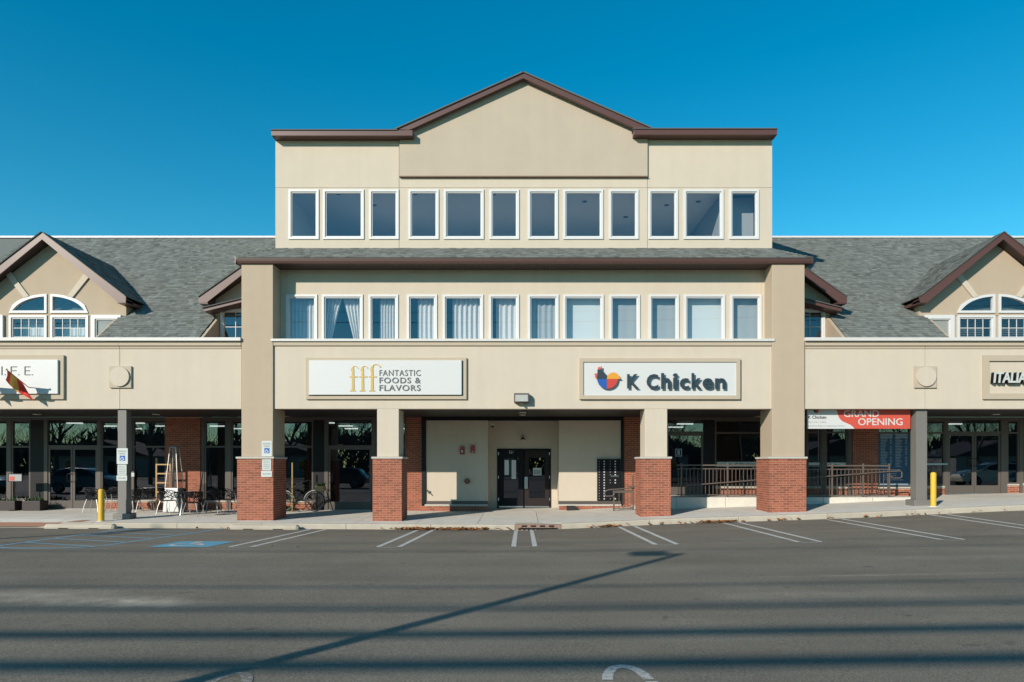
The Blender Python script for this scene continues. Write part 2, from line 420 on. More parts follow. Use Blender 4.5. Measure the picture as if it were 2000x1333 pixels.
def patch(name, x0, x1, y0, y1, m, dz=.004, parent=None):
    return sheet(frange(x0, x1, 6), frange(y0, y1, 6), lambda x, y: lot_z(x, y)+dz).build(name, m, parent, fix=False)
for cx in (-5.7, -2.71, .03, 2.9, 5.8, 8.68, 11.6, 14.5):
    for s in (-1, 1):
        strip('stall_line', [(cx+s*.215, -.98), (cx+s*.215, -6.2)], .10, M['pwhite'], parent=lot)
    strip('stall_line_end', [(cx+.215*math.cos(a), -6.22-.12*math.sin(a)) for a in frange(0, math.pi, 8)], .05, M['pwhite2'], parent=lot)
# blue access aisle
strip('aisle_line', [(-11.0, -.95), (-10.75, -6.0)], .10, M['pblue'], parent=lot)
strip('aisle_line', [(-8.4, -.95), (-8.62, -6.0)], .10, M['pblue'], parent=lot)
strip('aisle_line', [(-9.69+1.06*math.cos(a), -6.05-.42*math.sin(a)) for a in frange(0, math.pi, 10)], .10, M['pblue'], parent=lot)
for k in range(5):
    y = -1.3-k*.98
    strip('aisle_hatch', [(-10.9+.02*k, y), (-8.55-.02*k, y-.95)], .10, M['pblue'], dz=.006, parent=lot)
bl = patch('accessible_marking', -7.55, -6.35, -6.25, -4.95, M['pblue2'], parent=lot)
def wheelchair(mb_fn, cx, cz, s):
    """the wheelchair sign as strokes: returns lists of points (u, v) in units of s"""
    ring = [(cx+s*(-.06+.27*math.cos(a)), cz+s*(-.16+.27*math.sin(a))) for a in frange(R(115), R(395), 14)]
    return [ring, [(cx-s*.08, cz+s*.26), (cx-s*.05, cz+s*.02), (cx+s*.17, cz+s*.02), (cx+s*.29, cz-s*.28), (cx+s*.38, cz-s*.25)], [(cx-s*.06, cz+s*.13), (cx+s*.13, cz+s*.13)]]
for ln in wheelchair(None, -6.95, -5.6, 1.05):
    strip('accessible_marking_stroke', ln, .10, M['pwhite'], dz=.009, parent=lot)
hd = MB(); hd.add([(-7.04+.1*math.cos(a), -5.17+.1*math.sin(a), lot_z(-7.04, -5.17)+.009) for a in frange(0, 2*math.pi, 10)[:-1]], [tuple(range(10))]); hd.build('accessible_marking_stroke', M['pwhite'], lot, fix=False)
# big worn stencil letters near the camera
for cx in (.80, -2.23):
    c0 = -14.92 if cx > 0 else -15.06
    o_pts = [(cx+.16*math.cos(a), c0+.44*math.sin(a)) for a in frange(R(12), R(168), 12)]
    strip('stencil_letter', o_pts, .085, M['pwhite2'] if cx > 0 else M['pfaded'], parent=lot)
    for s in (-1, 1): strip('stencil_letter', [(cx+s*.165, c0+.04), (cx+s*.17, c0-.9)], .09, M['pwhite'] if cx > 0 else M['pfaded'], parent=lot)

# pavement: slabs with open joints over a dirt bed
walk = sheet(frange(-34, 34, 136), [-.66, 0, .4, 1.5, 3.7, 6.2], lambda x, y: walk_z(x, y)-.022).build('sidewalk', M['joint'], fix=False); tag(walk, kind='structure')
def slab(x0, x1, y0, y1, parent, zf, m, name='slab', depth=.08, nx=5, ny=5):
    xs = frange(x0, x1, nx); ys = frange(y0, y1, ny); mb = sheet(xs, ys, zf); n1 = nx+1
    base = len(mb.v)
    edge = [i for i in range(n1)]+[j*n1+nx for j in range(1, ny+1)]+[ny*n1+i for i in range(nx-1, -1, -1)]+[j*n1 for j in range(ny-1, 0, -1)]
    mb.v += [(mb.v[i][0], mb.v[i][1], mb.v[i][2]-depth) for i in edge]; k = len(edge)
    mb.f += [(edge[i], base+i, base+(i+1)%k, edge[(i+1)%k]) for i in range(k)]; mb.c = [None]*len(mb.f)
    return mb.build(name, m, parent, fix=True)
xj = [-1.3+1.75*k for k in range(-19, 19)]
for i in range(len(xj)-1):
    slab(xj[i]+.007, xj[i+1]-.007, -.615, 1.6, walk, walk_z, M['concrete'])
    slab(xj[i]+.007, xj[i+1]-.007, 1.614, 3.72, walk, walk_z, M['concrete'])
slab(-1.35, 1.35, 3.73, 5.2, walk, walk_z, M['concrete'])
kerb = sheet(frange(-34, 34, 136), [-.78, -.64], lambda x, y: kerb_z(x)+.02).build('kerb', M['joint'], fix=False); tag(kerb, kind='structure')
def kerb_stone(x0, x1):
    mb = MB(); xs = frange(x0+.006, x1-.006, 6); L = []
    for x in xs:
        z = kerb_z(x); t = walk_z(x, -.62)
        for y, zz in ((-.62, z-.1), (-.8, z-.1), (-.795, t-.035), (-.78, t-.01), (-.75, t), (-.622, t)): L.append((x, y, zz))
    for i in range(len(xs)-1):
        for k in range(5): mb.f.append((i*6+k, i*6+k+1, (i+1)*6+k+1, (i+1)*6+k))
    mb.f += [tuple(range(6)), tuple(range(len(L)-6, len(L)))]; mb.v = L; mb.c = [None]*len(mb.f)
    mb.build('kerb_stone', M['kerb'], kerb, fix=True)
xs = [-34+2.45*k for k in range(14)]
xs = frange(-33.5, -.22, 14); 
for i in range(14): kerb_stone(xs[i], xs[i+1])
xs = frange(1.08, 33.5, 13)
for i in range(13): kerb_stone(xs[i], xs[i+1])
sheet(frange(-17, -12.55, 18), [-.62, -.4, -.14], lambda x, y: walk_z(x, y)+.005).build('ramp_strip', M['ramp'], walk, fix=False)
# raised walkway with steps on the right
RZ = .59
rw = MB().box(4.45, 12.9, 2.25, 3.72, -.1, RZ).build('raised_walkway', M['concrete'], bevel=.012); tag(rw, kind='structure')
for i, (a, h) in enumerate(((3.75, .16), (4.1, .31), (4.28, .45))):
    MB().box(a, 4.445, 2.26+.002*i, 3.71-.002*i, -.1, .14+h-.02).build('step', M['concrete'], rw, bevel=.01)
for i in range(5):
    MB().box(5.0+i*1.6, 5.01+i*1.6, 2.247, 2.252, .1, RZ-.003).build('joint', M['joint'], rw)

# ------------------------------------------------------------------ shingles
def shingles(mb, origin, u, v, v_len, span, expo=.128):
    """rows of tabs on the plane origin + u*a + v*b, span(b) gives the list of (a0, a1) covered"""
    u = Vector(u).normalized(); v = Vector(v).normalized(); n = u.cross(v).normalized()
    if n.z < 0: n = -n
    o = Vector(origin); b = 0
    while b < v_len:
        b1 = min(b+expo*1.05, v_len)
        for a0, a1 in span(b+expo*.5):
            a = a0-random.uniform(0, .25)
            while a < a1:
                w = random.uniform(.10, .22); s0 = max(a, a0); s1 = min(a+w, a1)
                if s1-s0 > .02:
                    h = random.choice((.010, .013, .022)); c = max(0, min(1, random.gauss(.5, .24)))
                    p = [o+u*s0+v*b+n*h, o+u*s1+v*b+n*h, o+u*s1+v*b1+n*.004, o+u*s0+v*b1+n*.004]
                    q = [o+u*s0+v*b-n*.01, o+u*s1+v*b-n*.01]
                    mb.add(p+q, [(0,1,2,3), (4,5,1,0)], c)
                a += w
        b += expo
def roof_part(name, mb, parent):
    o = mb.build(name, M['shingle'], parent, fix=False, colors=True); o['kind'] = 'stuff'; return o

# ------------------------------------------------------------------ windows, walls with openings
def wall_open(name, x0, x1, z0, z1, y0, y1, opens, m, parent):
    """one wall mesh with a row of openings (xa, xb, za, zb), sorted, same za, zb"""
    mb = MB()
    if not opens: mb.box(x0, x1, y0, y1, z0, z1)
    else:
        za = opens[0][2]; zb = opens[0][3]
        mb.box(x0, x1, y0, y1, zb, z1)
        if za > z0: mb.box(x0, x1, y0, y1, z0, za)
        e = x0
        for a, b, _, _ in opens:
            if a-e > .002: mb.box(e, a, y0, y1, max(za, z0), zb)
            e = b
        if x1-e > .002: mb.box(e, x1, y0, y1, max(za, z0), zb)
    return mb.build(name, m, parent, fix=False)
def ring(mb, x0, x1, z0, z1, y0, y1, t, tb=None):
    tb = t if tb is None else tb
    mb.box(x0, x0+t, y0, y1, z0, z1); mb.box(x1-t, x1, y0, y1, z0, z1)
    mb.box(x0+t, x1-t, y0, y1, z1-t, z1); mb.box(x0+t, x1-t, y0, y1, z0, z0+tb); return mb
def window(parent, x0, x1, z0, z1, yf, gl='glass', t=.066, muntin=None):
    mb = MB(); ring(mb, x0, x1, z0, z1, yf-.035, yf+.10, t)
    w = mb.build('window', M['white'], parent, fix=False)
    s = MB(); ring(s, x0+t, x1-t, z0+t, z1-t, yf+.0, yf+.08, .036).build('sash', M['white'], w, fix=False)
    MB().quad((x0+t, yf+.04, z0+t), (x1-t, yf+.04, z0+t), (x1-t, yf+.04, z1-t), (x0+t, yf+.04, z1-t)).build('pane', M[gl], w, fix=False)
    if muntin:
        mb = MB(); a, b = x0+t+.045, x1-t-.045; c, d = z0+t+.045, z1-t-.045
        for i in range(1, muntin[0]):
            x = a+(b-a)*i/muntin[0]; mb.box(x-.009, x+.009, yf+.022, yf+.037, c, d)
        for i in range(1, muntin[1]):
            z = c+(d-c)*i/muntin[1]; mb.box(a, b, yf+.020, yf+.0385, z-.009, z+.009)
        mb.build('muntin', M['white'], w, fix=False)
    return w

# ------------------------------------------------------------------ central building
YF = .13                                              # fascia plane (D = 20.13)
SOF = Z_(799, 20.13)
cb = thing('central_building', (0, .13, .05), 'three storey cream stucco shop building with a tan gable over the entrance', 'building')
MB().box(X_(534.5,20.13), X_(1507.5,20.13), YF, YF+.32, SOF, Z_(676,20.13)).build('fascia', M['cream'], cb, bevel=.01)
MB().box(-7.342, 7.325, YF-.045, YF+.3, Z_(676,20.13)+.002, Z_(668,20.13)).build('fascia_band', M['trimtan'], cb, bevel=.006)
MB().box(-7.4, 7.4, YF-.10, .86, Z_(668,20.13)+.002, Z_(663,20.13)).build('coping', M['capwhite'], cb, bevel=.006)
# arcade soffit: narrow boards
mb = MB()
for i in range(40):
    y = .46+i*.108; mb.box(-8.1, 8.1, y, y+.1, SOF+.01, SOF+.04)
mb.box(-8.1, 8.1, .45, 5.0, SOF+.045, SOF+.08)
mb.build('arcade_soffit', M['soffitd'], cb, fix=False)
# second floor
D2 = 20.70; Y2 = D2-20
w2 = [(559,620),(629,709),(720,778),(795,854),(865,944),(955,1014),(1031,1091),(1100,1179),(1190,1250),(1267,1326),(1336,1416),(1426,1487)]
ZS2 = Z_(668,20.13)-.05; ZT2 = Z_(576, D2); EAVE = Z_(514, 19.97)
op = [(X_(a,D2)+.03, X_(b,D2)-.03, ZS2, ZT2-.03) for a, b in w2]
wall_open('second_floor_wall', -8.2, 8.2, ZS2-.25, EAVE+.05, Y2, Y2+.2, op, M['cream'], cb)
for a, b in w2: window(cb, X_(a,D2), X_(b,D2), ZS2, ZT2, Y2)
# joint lines of the stucco above the windows
for px in (560, 1487): MB().box(X_(px,D2)-.006, X_(px,D2)+.006, Y2-.004, Y2+.01, ZT2+.03, EAVE).build('stucco_joint', M['trimtan'], cb)
# eave: gutter, soffit, skirt roof
GX0, GX1 = X_(459,19.97), X_(1588,19.97); GY = -.03
gp = [(GY+.13, Z_(514,19.97)), (GY+.04, Z_(514,19.97)), (GY+.015, Z_(510,19.97)), (GY, Z_(505,19.97)), (GY, Z_(503,19.97)), (GY+.13, Z_(503,19.97))]
MB().xprism(gp, GX0, GX1).build('gutter', M['maroon'], cb)
for s, x in ((-1, GX0), (1, GX1)):
    MB().box(x-.005 if s < 0 else x-.02, x+.02 if s < 0 else x+.005, GY-.004, GY+.134, Z_(515,19.97), Z_(501.5,19.97)).build('gutter_end_cap', M['maroon'], cb)
    MB().box(*( (x, x+.13) if s < 0 else (x-.13, x) ), GY+.14, 7, Z_(514,19.97), Z_(503,19.97)-.01).build('gutter', M['maroon'], cb)
mb = MB(); 
for i in range(86): mb.box(GX0+.14+i*.1935, GX0+.14+i*.1935+.186, GY+.131, .9, EAVE+.005, EAVE+.03)
mb.build('eave_soffit', M['soffitm'], cb, fix=False)
D3 = 20.93; Y3 = D3-20; X3a, X3b = X_(538,D3), X_(1508,D3)
ze = Z_(503.5,19.97); zw = Z_(486,D3); run = Y3-GY; rise = zw-ze; sl = math.hypot(run, rise)
mb = MB(); shingles(mb, (0, GY-.02, ze), (1,0,0), (0,run,rise), sl+.02, lambda b: [(GX0+(X3a-GX0)*b/sl, GX1+(X3b-GX1)*b/sl)], expo=.12)
for s, gx, wx in ((-1, GX0, X3a), (1, GX1, X3b)):
    rx = abs(wx-gx); s2 = math.hypot(rx, rise)
    shingles(mb, (gx, 0, ze), (0,1,0), (-s*rx, 0, rise), s2, lambda b: [(GY+run*b/s2, 7)], expo=.12)
mb.add([(GX0,GY,ze-.02),(GX1,GY,ze-.02),(X3b,Y3,zw-.02),(X3a,Y3,zw-.02),(GX0,7,ze-.02),(X3a,7,zw-.02),(GX1,7,ze-.02),(X3b,7,zw-.02)], [(0,1,2,3),(0,3,5,4),(1,6,7,2)], .3)
roof_part('skirt_roof', mb, cb)
# side walls behind the corner piers
for s in (-1, 1): MB().box(*((-8.2,-8.0) if s < 0 else (8.0,8.2)), .9, 9, 3.3, EAVE+.02).build('side_wall', M['tan'], cb)
# third floor
w3 = [(564,623),(631,711),(721,779),(798,857),(867,945),(956,1014),(1031,1090),(1100,1178),(1189,1247),(1266,1324),(1335,1413),(1424,1482)]
ZA3, ZB3, ZT3 = Z_(468,D3), Z_(371,D3), Z_(262,D3)
S1, S2 = X_(779.5,D3), X_(1264.5,D3)
for (a, b, lst) in ((X3a, S1-.006, w3[:3]), (S1+.006, S2-.006, w3[3:9]), (S2+.006, X3b, w3[9:])):
    o3 = [(X_(p,D3)+.03, X_(q,D3)-.03, ZA3+.03, ZB3-.03) for p, q in lst]
    wall_open('third_floor_wall', max(a, min(a, o3[0][0])), max(b, o3[-1][1]), zw-.1, Z_(367,D3)-.005, Y3, Y3+.22, o3, M['cream'], cb)
    MB().box(a, b, Y3, Y3+.22, Z_(367,D3)+.005, ZT3).build('third_floor_wall', M['cream'], cb)
MB().box(X3a+.01, X3b-.01, Y3+.03, Y3+.2, Z_(370,D3)+.01, ZT3-.01).build('wall_backing', M['trimtan'], cb)
for a, b in w3: window(cb, X_(a,D3), X_(b,D3), ZA3, ZB3, Y3)
for s, x in ((-1, X3a), (1, X3b)):
    MB().box(*((x, x+.2) if s < 0 else (x-.2, x)), Y3+.221, 9, zw-.1, ZT3).build('side_wall', M['cream'], cb)
DG = 20.86; YG = DG-20
gz = lambda py: Z_(py, DG); gx = lambda px: X_(px, DG)
MB().prism([(gx(780),gz(344)), (gx(1265),gz(344)), (gx(1265),gz(258)), (gx(1022),gz(150)), (gx(780),gz(258))], YG, Y3-.003).build('gable_wall', M['tan2'], cb, bevel=.008)
MB().box(gx(780)-.004, gx(1265)+.004, YG-.02, Y3-.004, gz(346), gz(344)-.002).build('gable_trim', mat('brown_bead', (.24,.15,.11), .6), cb)
# eave trims and rakes
DT = 20.6; YT = DT-20
for a, b, t, c in ((530,806,254.4,265.4), (1238,1518,252,263.6)):
    MB().pbox(a, t, b, c, DT, .33).build('eave_trim', M['maroon2'], cb, bevel=.008)
    MB().pbox(a-1.5, t-2, b+1.5 if b > 1000 else b-30, t-.2, DT-.03, 4).build('roof_edge', M['flatroof'], cb)
DR = 20.66
for pts in ([(775,253),(1022,141.5),(1022,153),(806,251.2),(798,254)], [(1269,250.5),(1022,141.5),(1022,153),(1240,250.8),(1246,252)]):
    MB().pprism(pts, DR, .12).build('rake_board', M['maroon2'], cb)
for (a, b) in (((770,253.5),(1022.5,141)), ((1274,251),(1021.5,141))):
    MB().pprism([a, b, (b[0],b[1]-2.4), (a[0],a[1]-2.4)], DR-.04, 6).build('roof_slope', M['shingle'], cb)
MB().box(X3a-.1, X3b+.1, Y3+.2, 9, ZT3+.03, ZT3+.12).build('flat_roof', M['flatroof'], cb)
MB().box(X3a, X3b, 8.8, 9, zw, ZT3).build('rear_wall', M['cream'], cb)
# rooms behind the windows
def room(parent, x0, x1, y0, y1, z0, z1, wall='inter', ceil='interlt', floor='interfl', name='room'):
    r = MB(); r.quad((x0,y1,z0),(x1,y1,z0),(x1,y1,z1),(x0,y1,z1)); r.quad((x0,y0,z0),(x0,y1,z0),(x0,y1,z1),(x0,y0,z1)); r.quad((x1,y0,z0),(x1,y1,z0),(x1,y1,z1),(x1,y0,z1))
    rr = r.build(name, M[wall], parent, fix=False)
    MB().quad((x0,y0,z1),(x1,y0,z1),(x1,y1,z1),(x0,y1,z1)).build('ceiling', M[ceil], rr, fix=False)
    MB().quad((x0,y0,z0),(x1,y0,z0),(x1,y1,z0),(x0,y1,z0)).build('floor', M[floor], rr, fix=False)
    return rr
r3 = room(cb, X3a+.21, X3b-.21, Y3+.22, 7.5, zw+.05, ZB3+.12, wall='roomlt', ceil='roomlt', floor='roomfl')
for px, py in ((660,380),(731,402),(811,380),(963,381),(1142,395),(1222,425),(1302,402),(1375,442),(1391,378),(1364,395)):
    zc = ZB3+.10; D = (zc-ZC)*F/(HY-py); p = W(px, py, D)
    if D < 27: MB().lathe([(.07,0),(.09,.012)], (p.x, p.y, zc), 10).build('recessed_light', M['inkgrey'], r3)
MB().lathe([(.09,0),(.09,.03)], (X_(966,24.2), 4.2, Z_(425,24.2)), 12).build('recessed_light', M['downlight'], r3)
MB().box(6.2, 7.3, 1.6, 7, zw+.1, ZB3+.02).build('partition', M['interlt'], r3)
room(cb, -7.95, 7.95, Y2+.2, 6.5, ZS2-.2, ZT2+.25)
# ground floor back wall of the arcade
DB = 23.6; YB = DB-20; FL = .09
def bx(px): return X_(px, DB)
def bz(py): return Z_(py, DB)
TOP = SOF+.005
# stucco entrance walls
for a, b in ((832,952.8), (1091.7,1212.6)):
    MB().box(bx(a), bx(b), YB, YB+1.3, .35, TOP-.04).build('entrance_wall', M['cream'], cb, bevel=.008)
    MB().box(bx(a)-.02, bx(b)-.001, YB-.03, YB+.1, bz(985), bz(979)).build('base_strip', M['metal_dk'], cb)
    MB().box(bx(a)-.03, bx(b), YB-.11, YB+.1, bz(988.5), bz(985)-.002).build('plinth_ledge', M['stone'], cb, bevel=.006)
for a, b in ((824,832), (1212.6,1218)):
    MB().box(bx(a), bx(b)-.002, YB-.05, YB+.3, bz(985), TOP).build('dark_trim', M['black'], cb)
MB().box(bx(832), bx(1212.6), YB-.06, YB+.2, TOP-.12, TOP-.002).build('header_trim', M['black'], cb)
mb = MB(); bs = MB()
for a, b in ((822,952), (1092,1219)):
    mb.box(bx(a), bx(b), YB-.0925, YB+.1, -.1, bz(988.5)-.003)
    brick_stuff(bs, courses(bx(a)+.002, bx(b)-.002, walk_z(bx((a+b)/2), YB)-.03, bz(988.5)-.006), YB-.096, YB-.05)
mb.build('plinth', M['mortar'], cb, fix=False); o = bs.build('plinth_bricks', M['brickst'], cb, fix=False, colors=True); o['kind'] = 'stuff'
for a, b in ((793,824), (1218,1254)):
    m1 = MB().box(bx(a), bx(b), YB-.002, YB+.3, -.1, TOP).build('brick_panel', M['mortar'], cb)
    for (u0, u1, c, d) in courses(bx(a)+.003, bx(b)-.003, .0, TOP-.01): brick_obj(m1, u0, u1, YB-.006, YB+.05, c, d)
# recessed door wall
DD = 24.75; YD = DD-20
dx = lambda px: X_(px, DD); dz = lambda py: Z_(py, DD)
THR = walk_z(0, YD)+.01
wall_open('door_wall', -1.4, 1.4, THR-.1, TOP-.02, YD, YD+.15, [(dx(971), dx(1076), THR-.1, dz(877))], M['cream'], cb)
door = MB(); ring(door, dx(971), dx(1076), THR, dz(877), YD-.03, YD+.1, .045, .02)
door = door.build('entrance_door', M['blackgloss'], cb, fix=False)
for a, b, hinge in ((974,1022.5,0), (1024.5,1073,1)):
    x0, x1 = dx(a), dx(b); z0, z1 = THR+.022, dz(880)
    lf = MB(); st = .16 if hinge else .19
    lf.box(x0, x0+st, YD, YD+.05, z0, z1); lf.box(x1-st, x1, YD, YD+.05, z0, z1)
    lf.box(x0+st, x1-st, YD, YD+.05, z0, z0+.34); lf.box(x0+st, x1-st, YD, YD+.05, z1-.27, z1)
    lf.build('door_leaf', M['doorbrown'] if hinge else M['blackgloss'], door, fix=False)
    MB().quad((x0+st,YD+.025,z0+.34),(x1-st,YD+.025,z0+.34),(x1-st,YD+.025,z1-.27),(x0+st,YD+.025,z1-.27)).build('door_pane', M['glassdk'], door, fix=False)
    MB().box(x0+.01, x1-.01, YD-.012, YD, z0, z0+.05).build('door_sweep', M['steel'], door)
    for hz in (.25, 1.05, 1.9): MB().box((x0-.02 if not hinge else x1-.01), (x0+.01 if not hinge else x1+.02), YD-.035, YD-.031, z0+hz, z0+hz+.1).build('hinge', M['steel'], door)
MB().box(dx(1024.5), dx(1030.5), YD-.02, YD-.001, dz(955), dz(932)).build('push_plate', M['steel'], door)
mb = MB(); mb.tube([(dx(1027.5), YD-.02, dz(952)), (dx(1027.5), YD-.07, dz(950)), (dx(1027.5), YD-.07, dz(937)), (dx(1027.5), YD-.02, dz(935))], .012, 8); mb.build('door_handle', M['steel'], door)
text_mb('521', 994.5, 880.5, 1002, 886, DD-.004, .004, bold=.01).build('door_number', M['platewhite'], door, fix=False)
room(cb, -1.8, 2.4, YD+.1, 9.5, .06, TOP-.05)
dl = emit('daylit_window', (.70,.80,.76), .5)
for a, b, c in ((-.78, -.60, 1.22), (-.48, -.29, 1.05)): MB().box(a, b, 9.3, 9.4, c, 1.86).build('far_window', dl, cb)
# ------------------------------------------------------------------ storefronts
def store(parent, bays, zf, ztop, transom=None, D=DB, floor=None):
    """bays: list of (px0, px1, kind); kinds g (glass over knee wall), d1 / d2 (doors), m (mullion), w (dark column)"""
    y = D-20; x_ = lambda p: X_(p, D); ztr = Z_(transom, D) if transom else None
    lo = bays[0][0]; hi = bays[-1][1]
    MB().box(x_(lo), x_(hi), y-.03, y+.08, ztop-.10, ztop-.002).build('storefront_header', M['mullion'], parent)
    sf = MB(); bs = MB(); mb = MB(); glist = []
    for a, b, k in bays:
        if k == 'g':
            kz = zf(x_((a+b)/2))+.30
            mb.box(x_(a), x_(b), y+.0035, y+.12, -.1, kz-.002)
            brick_stuff(bs, courses(x_(a)+.002, x_(b)-.002, zf(x_((a+b)/2))-.04, kz-.04), y+.0, y+.06)
            MB().box(x_(a), x_(b), y-.03, y+.10, kz-.035, kz+.015).build('sill', M['stone'], parent, bevel=.005)
            fr = MB(); ring(fr, x_(a), x_(b), kz+.017, ztop-.102, y-.02, y+.07, .05)
            if ztr: fr.box(x_(a)+.05, x_(b)-.05, y-.018, y+.068, ztr-.03, ztr+.03)
            w = fr.build('shop_window', M['mullion'], parent, fix=False)
            for c, d in ([(kz+.067, ztr-.03), (ztr+.03, ztop-.152)] if ztr else [(kz+.067, ztop-.152)]):
                MB().quad((x_(a)+.05,y+.03,c),(x_(b)-.05,y+.03,c),(x_(b)-.05,y+.03,d),(x_(a)+.05,y+.03,d)).build('pane', M['glassdk'], w, fix=False)
        elif k == 'm':
            MB().box(x_(a), x_(b), y-.04, y+.1, -.05, ztop-.102).build('mullion', M['mullion'], parent, bevel=.004)
        elif k == 'w':
            MB().box(x_(a), x_(b), y-.02, y+.3, -.05, ztop-.102).build('dark_column', M['black'], parent)
        elif k in ('d1', 'd2'):
            z0 = zf(x_((a+b)/2))+.012; dt = ztr-.03
            fr = MB(); fr.box(x_(a), x_(b), y-.02, y+.07, ztr-.03, ztr+.05)
            dr = fr.build('shop_door', M['mullion'], parent, fix=False)
            MB().box(x_(a), x_(b), y-.05, y+.07, z0-.012, z0+.012).build('threshold', M['steel'], dr)
            MB().quad((x_(a),y+.03,ztr+.05),(x_(b),y+.03,ztr+.05),(x_(b),y+.03,ztop-.102),(x_(a),y+.03,ztop-.102)).build('pane', M['glassdk'], dr, fix=False)
            n = 2 if k == 'd2' else 1
            for i in range(n):
                x0 = x_(a)+(x_(b)-x_(a))*i/n+.008; x1 = x_(a)+(x_(b)-x_(a))*(i+1)/n-.008
                lf = MB(); ring(lf, x0, x1, z0+.015, dt-.004, y-.01, y+.04, .065, .27); lf.build('door_leaf', M['mullion'], dr, fix=False)
                MB().quad((x0+.065,y+.015,z0+.285),(x1-.065,y+.015,z0+.285),(x1-.065,y+.015,dt-.069),(x0+.065,y+.015,dt-.069)).build('pane', M['glassdk'], dr, fix=False)
                hx = x1-.035 if (n == 2 and i == 0) else x0+.035
                sgn = -1 if (n == 2 and i == 0) else 1
                hb = MB(); hz = z0+.95; hb.tube([(hx,y-.01,hz),(hx,y-.07,hz),(hx+sgn*.11,y-.07,hz),(hx+sgn*.11,y-.07,hz+.26),(hx,y-.07,hz+.26),(hx,y-.01,hz+.26)], .012, 6)
                hb.build('door_handle', M['black'], dr)
    if mb.v:
        mb.build('knee_wall', M['mortar'], parent, fix=False); o = bs.build('knee_wall_bricks', M['brickst'], parent, fix=False, colors=True); o['kind'] = 'stuff'
def ceil_lights(parent, x0, x1, y0, y1, z, nx, ny, l=.55):
    for i in range(nx):
        for j in range(ny):
            x = x0+(x1-x0)*(i+.5)/nx+random.uniform(-.2,.2); y = y0+(y1-y0)*(j+.5)/ny
            MB().box(x-l/2, x+l/2, y-.07, y+.07, z-.05, z-.005).build('ceiling_light', M['lightpanel'], parent)
wz = lambda x: walk_z(x, YB)
# central bay, left of the entrance
store(cb, [(540,612,'g'), (612,634,'w'), (634,641,'m'), (641,726,'d1'), (726,733,'m'), (733,793,'g')], wz, TOP, 873)
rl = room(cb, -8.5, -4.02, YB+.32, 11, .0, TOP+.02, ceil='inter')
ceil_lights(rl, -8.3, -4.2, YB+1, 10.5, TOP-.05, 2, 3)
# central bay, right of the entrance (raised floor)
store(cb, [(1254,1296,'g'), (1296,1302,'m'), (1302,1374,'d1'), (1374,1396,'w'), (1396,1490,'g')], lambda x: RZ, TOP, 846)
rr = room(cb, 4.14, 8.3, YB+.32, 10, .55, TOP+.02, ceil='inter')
ceil_lights(rr, 4.5, 8, YB+1.5, 9.5, TOP-.05, 1, 2, .6)

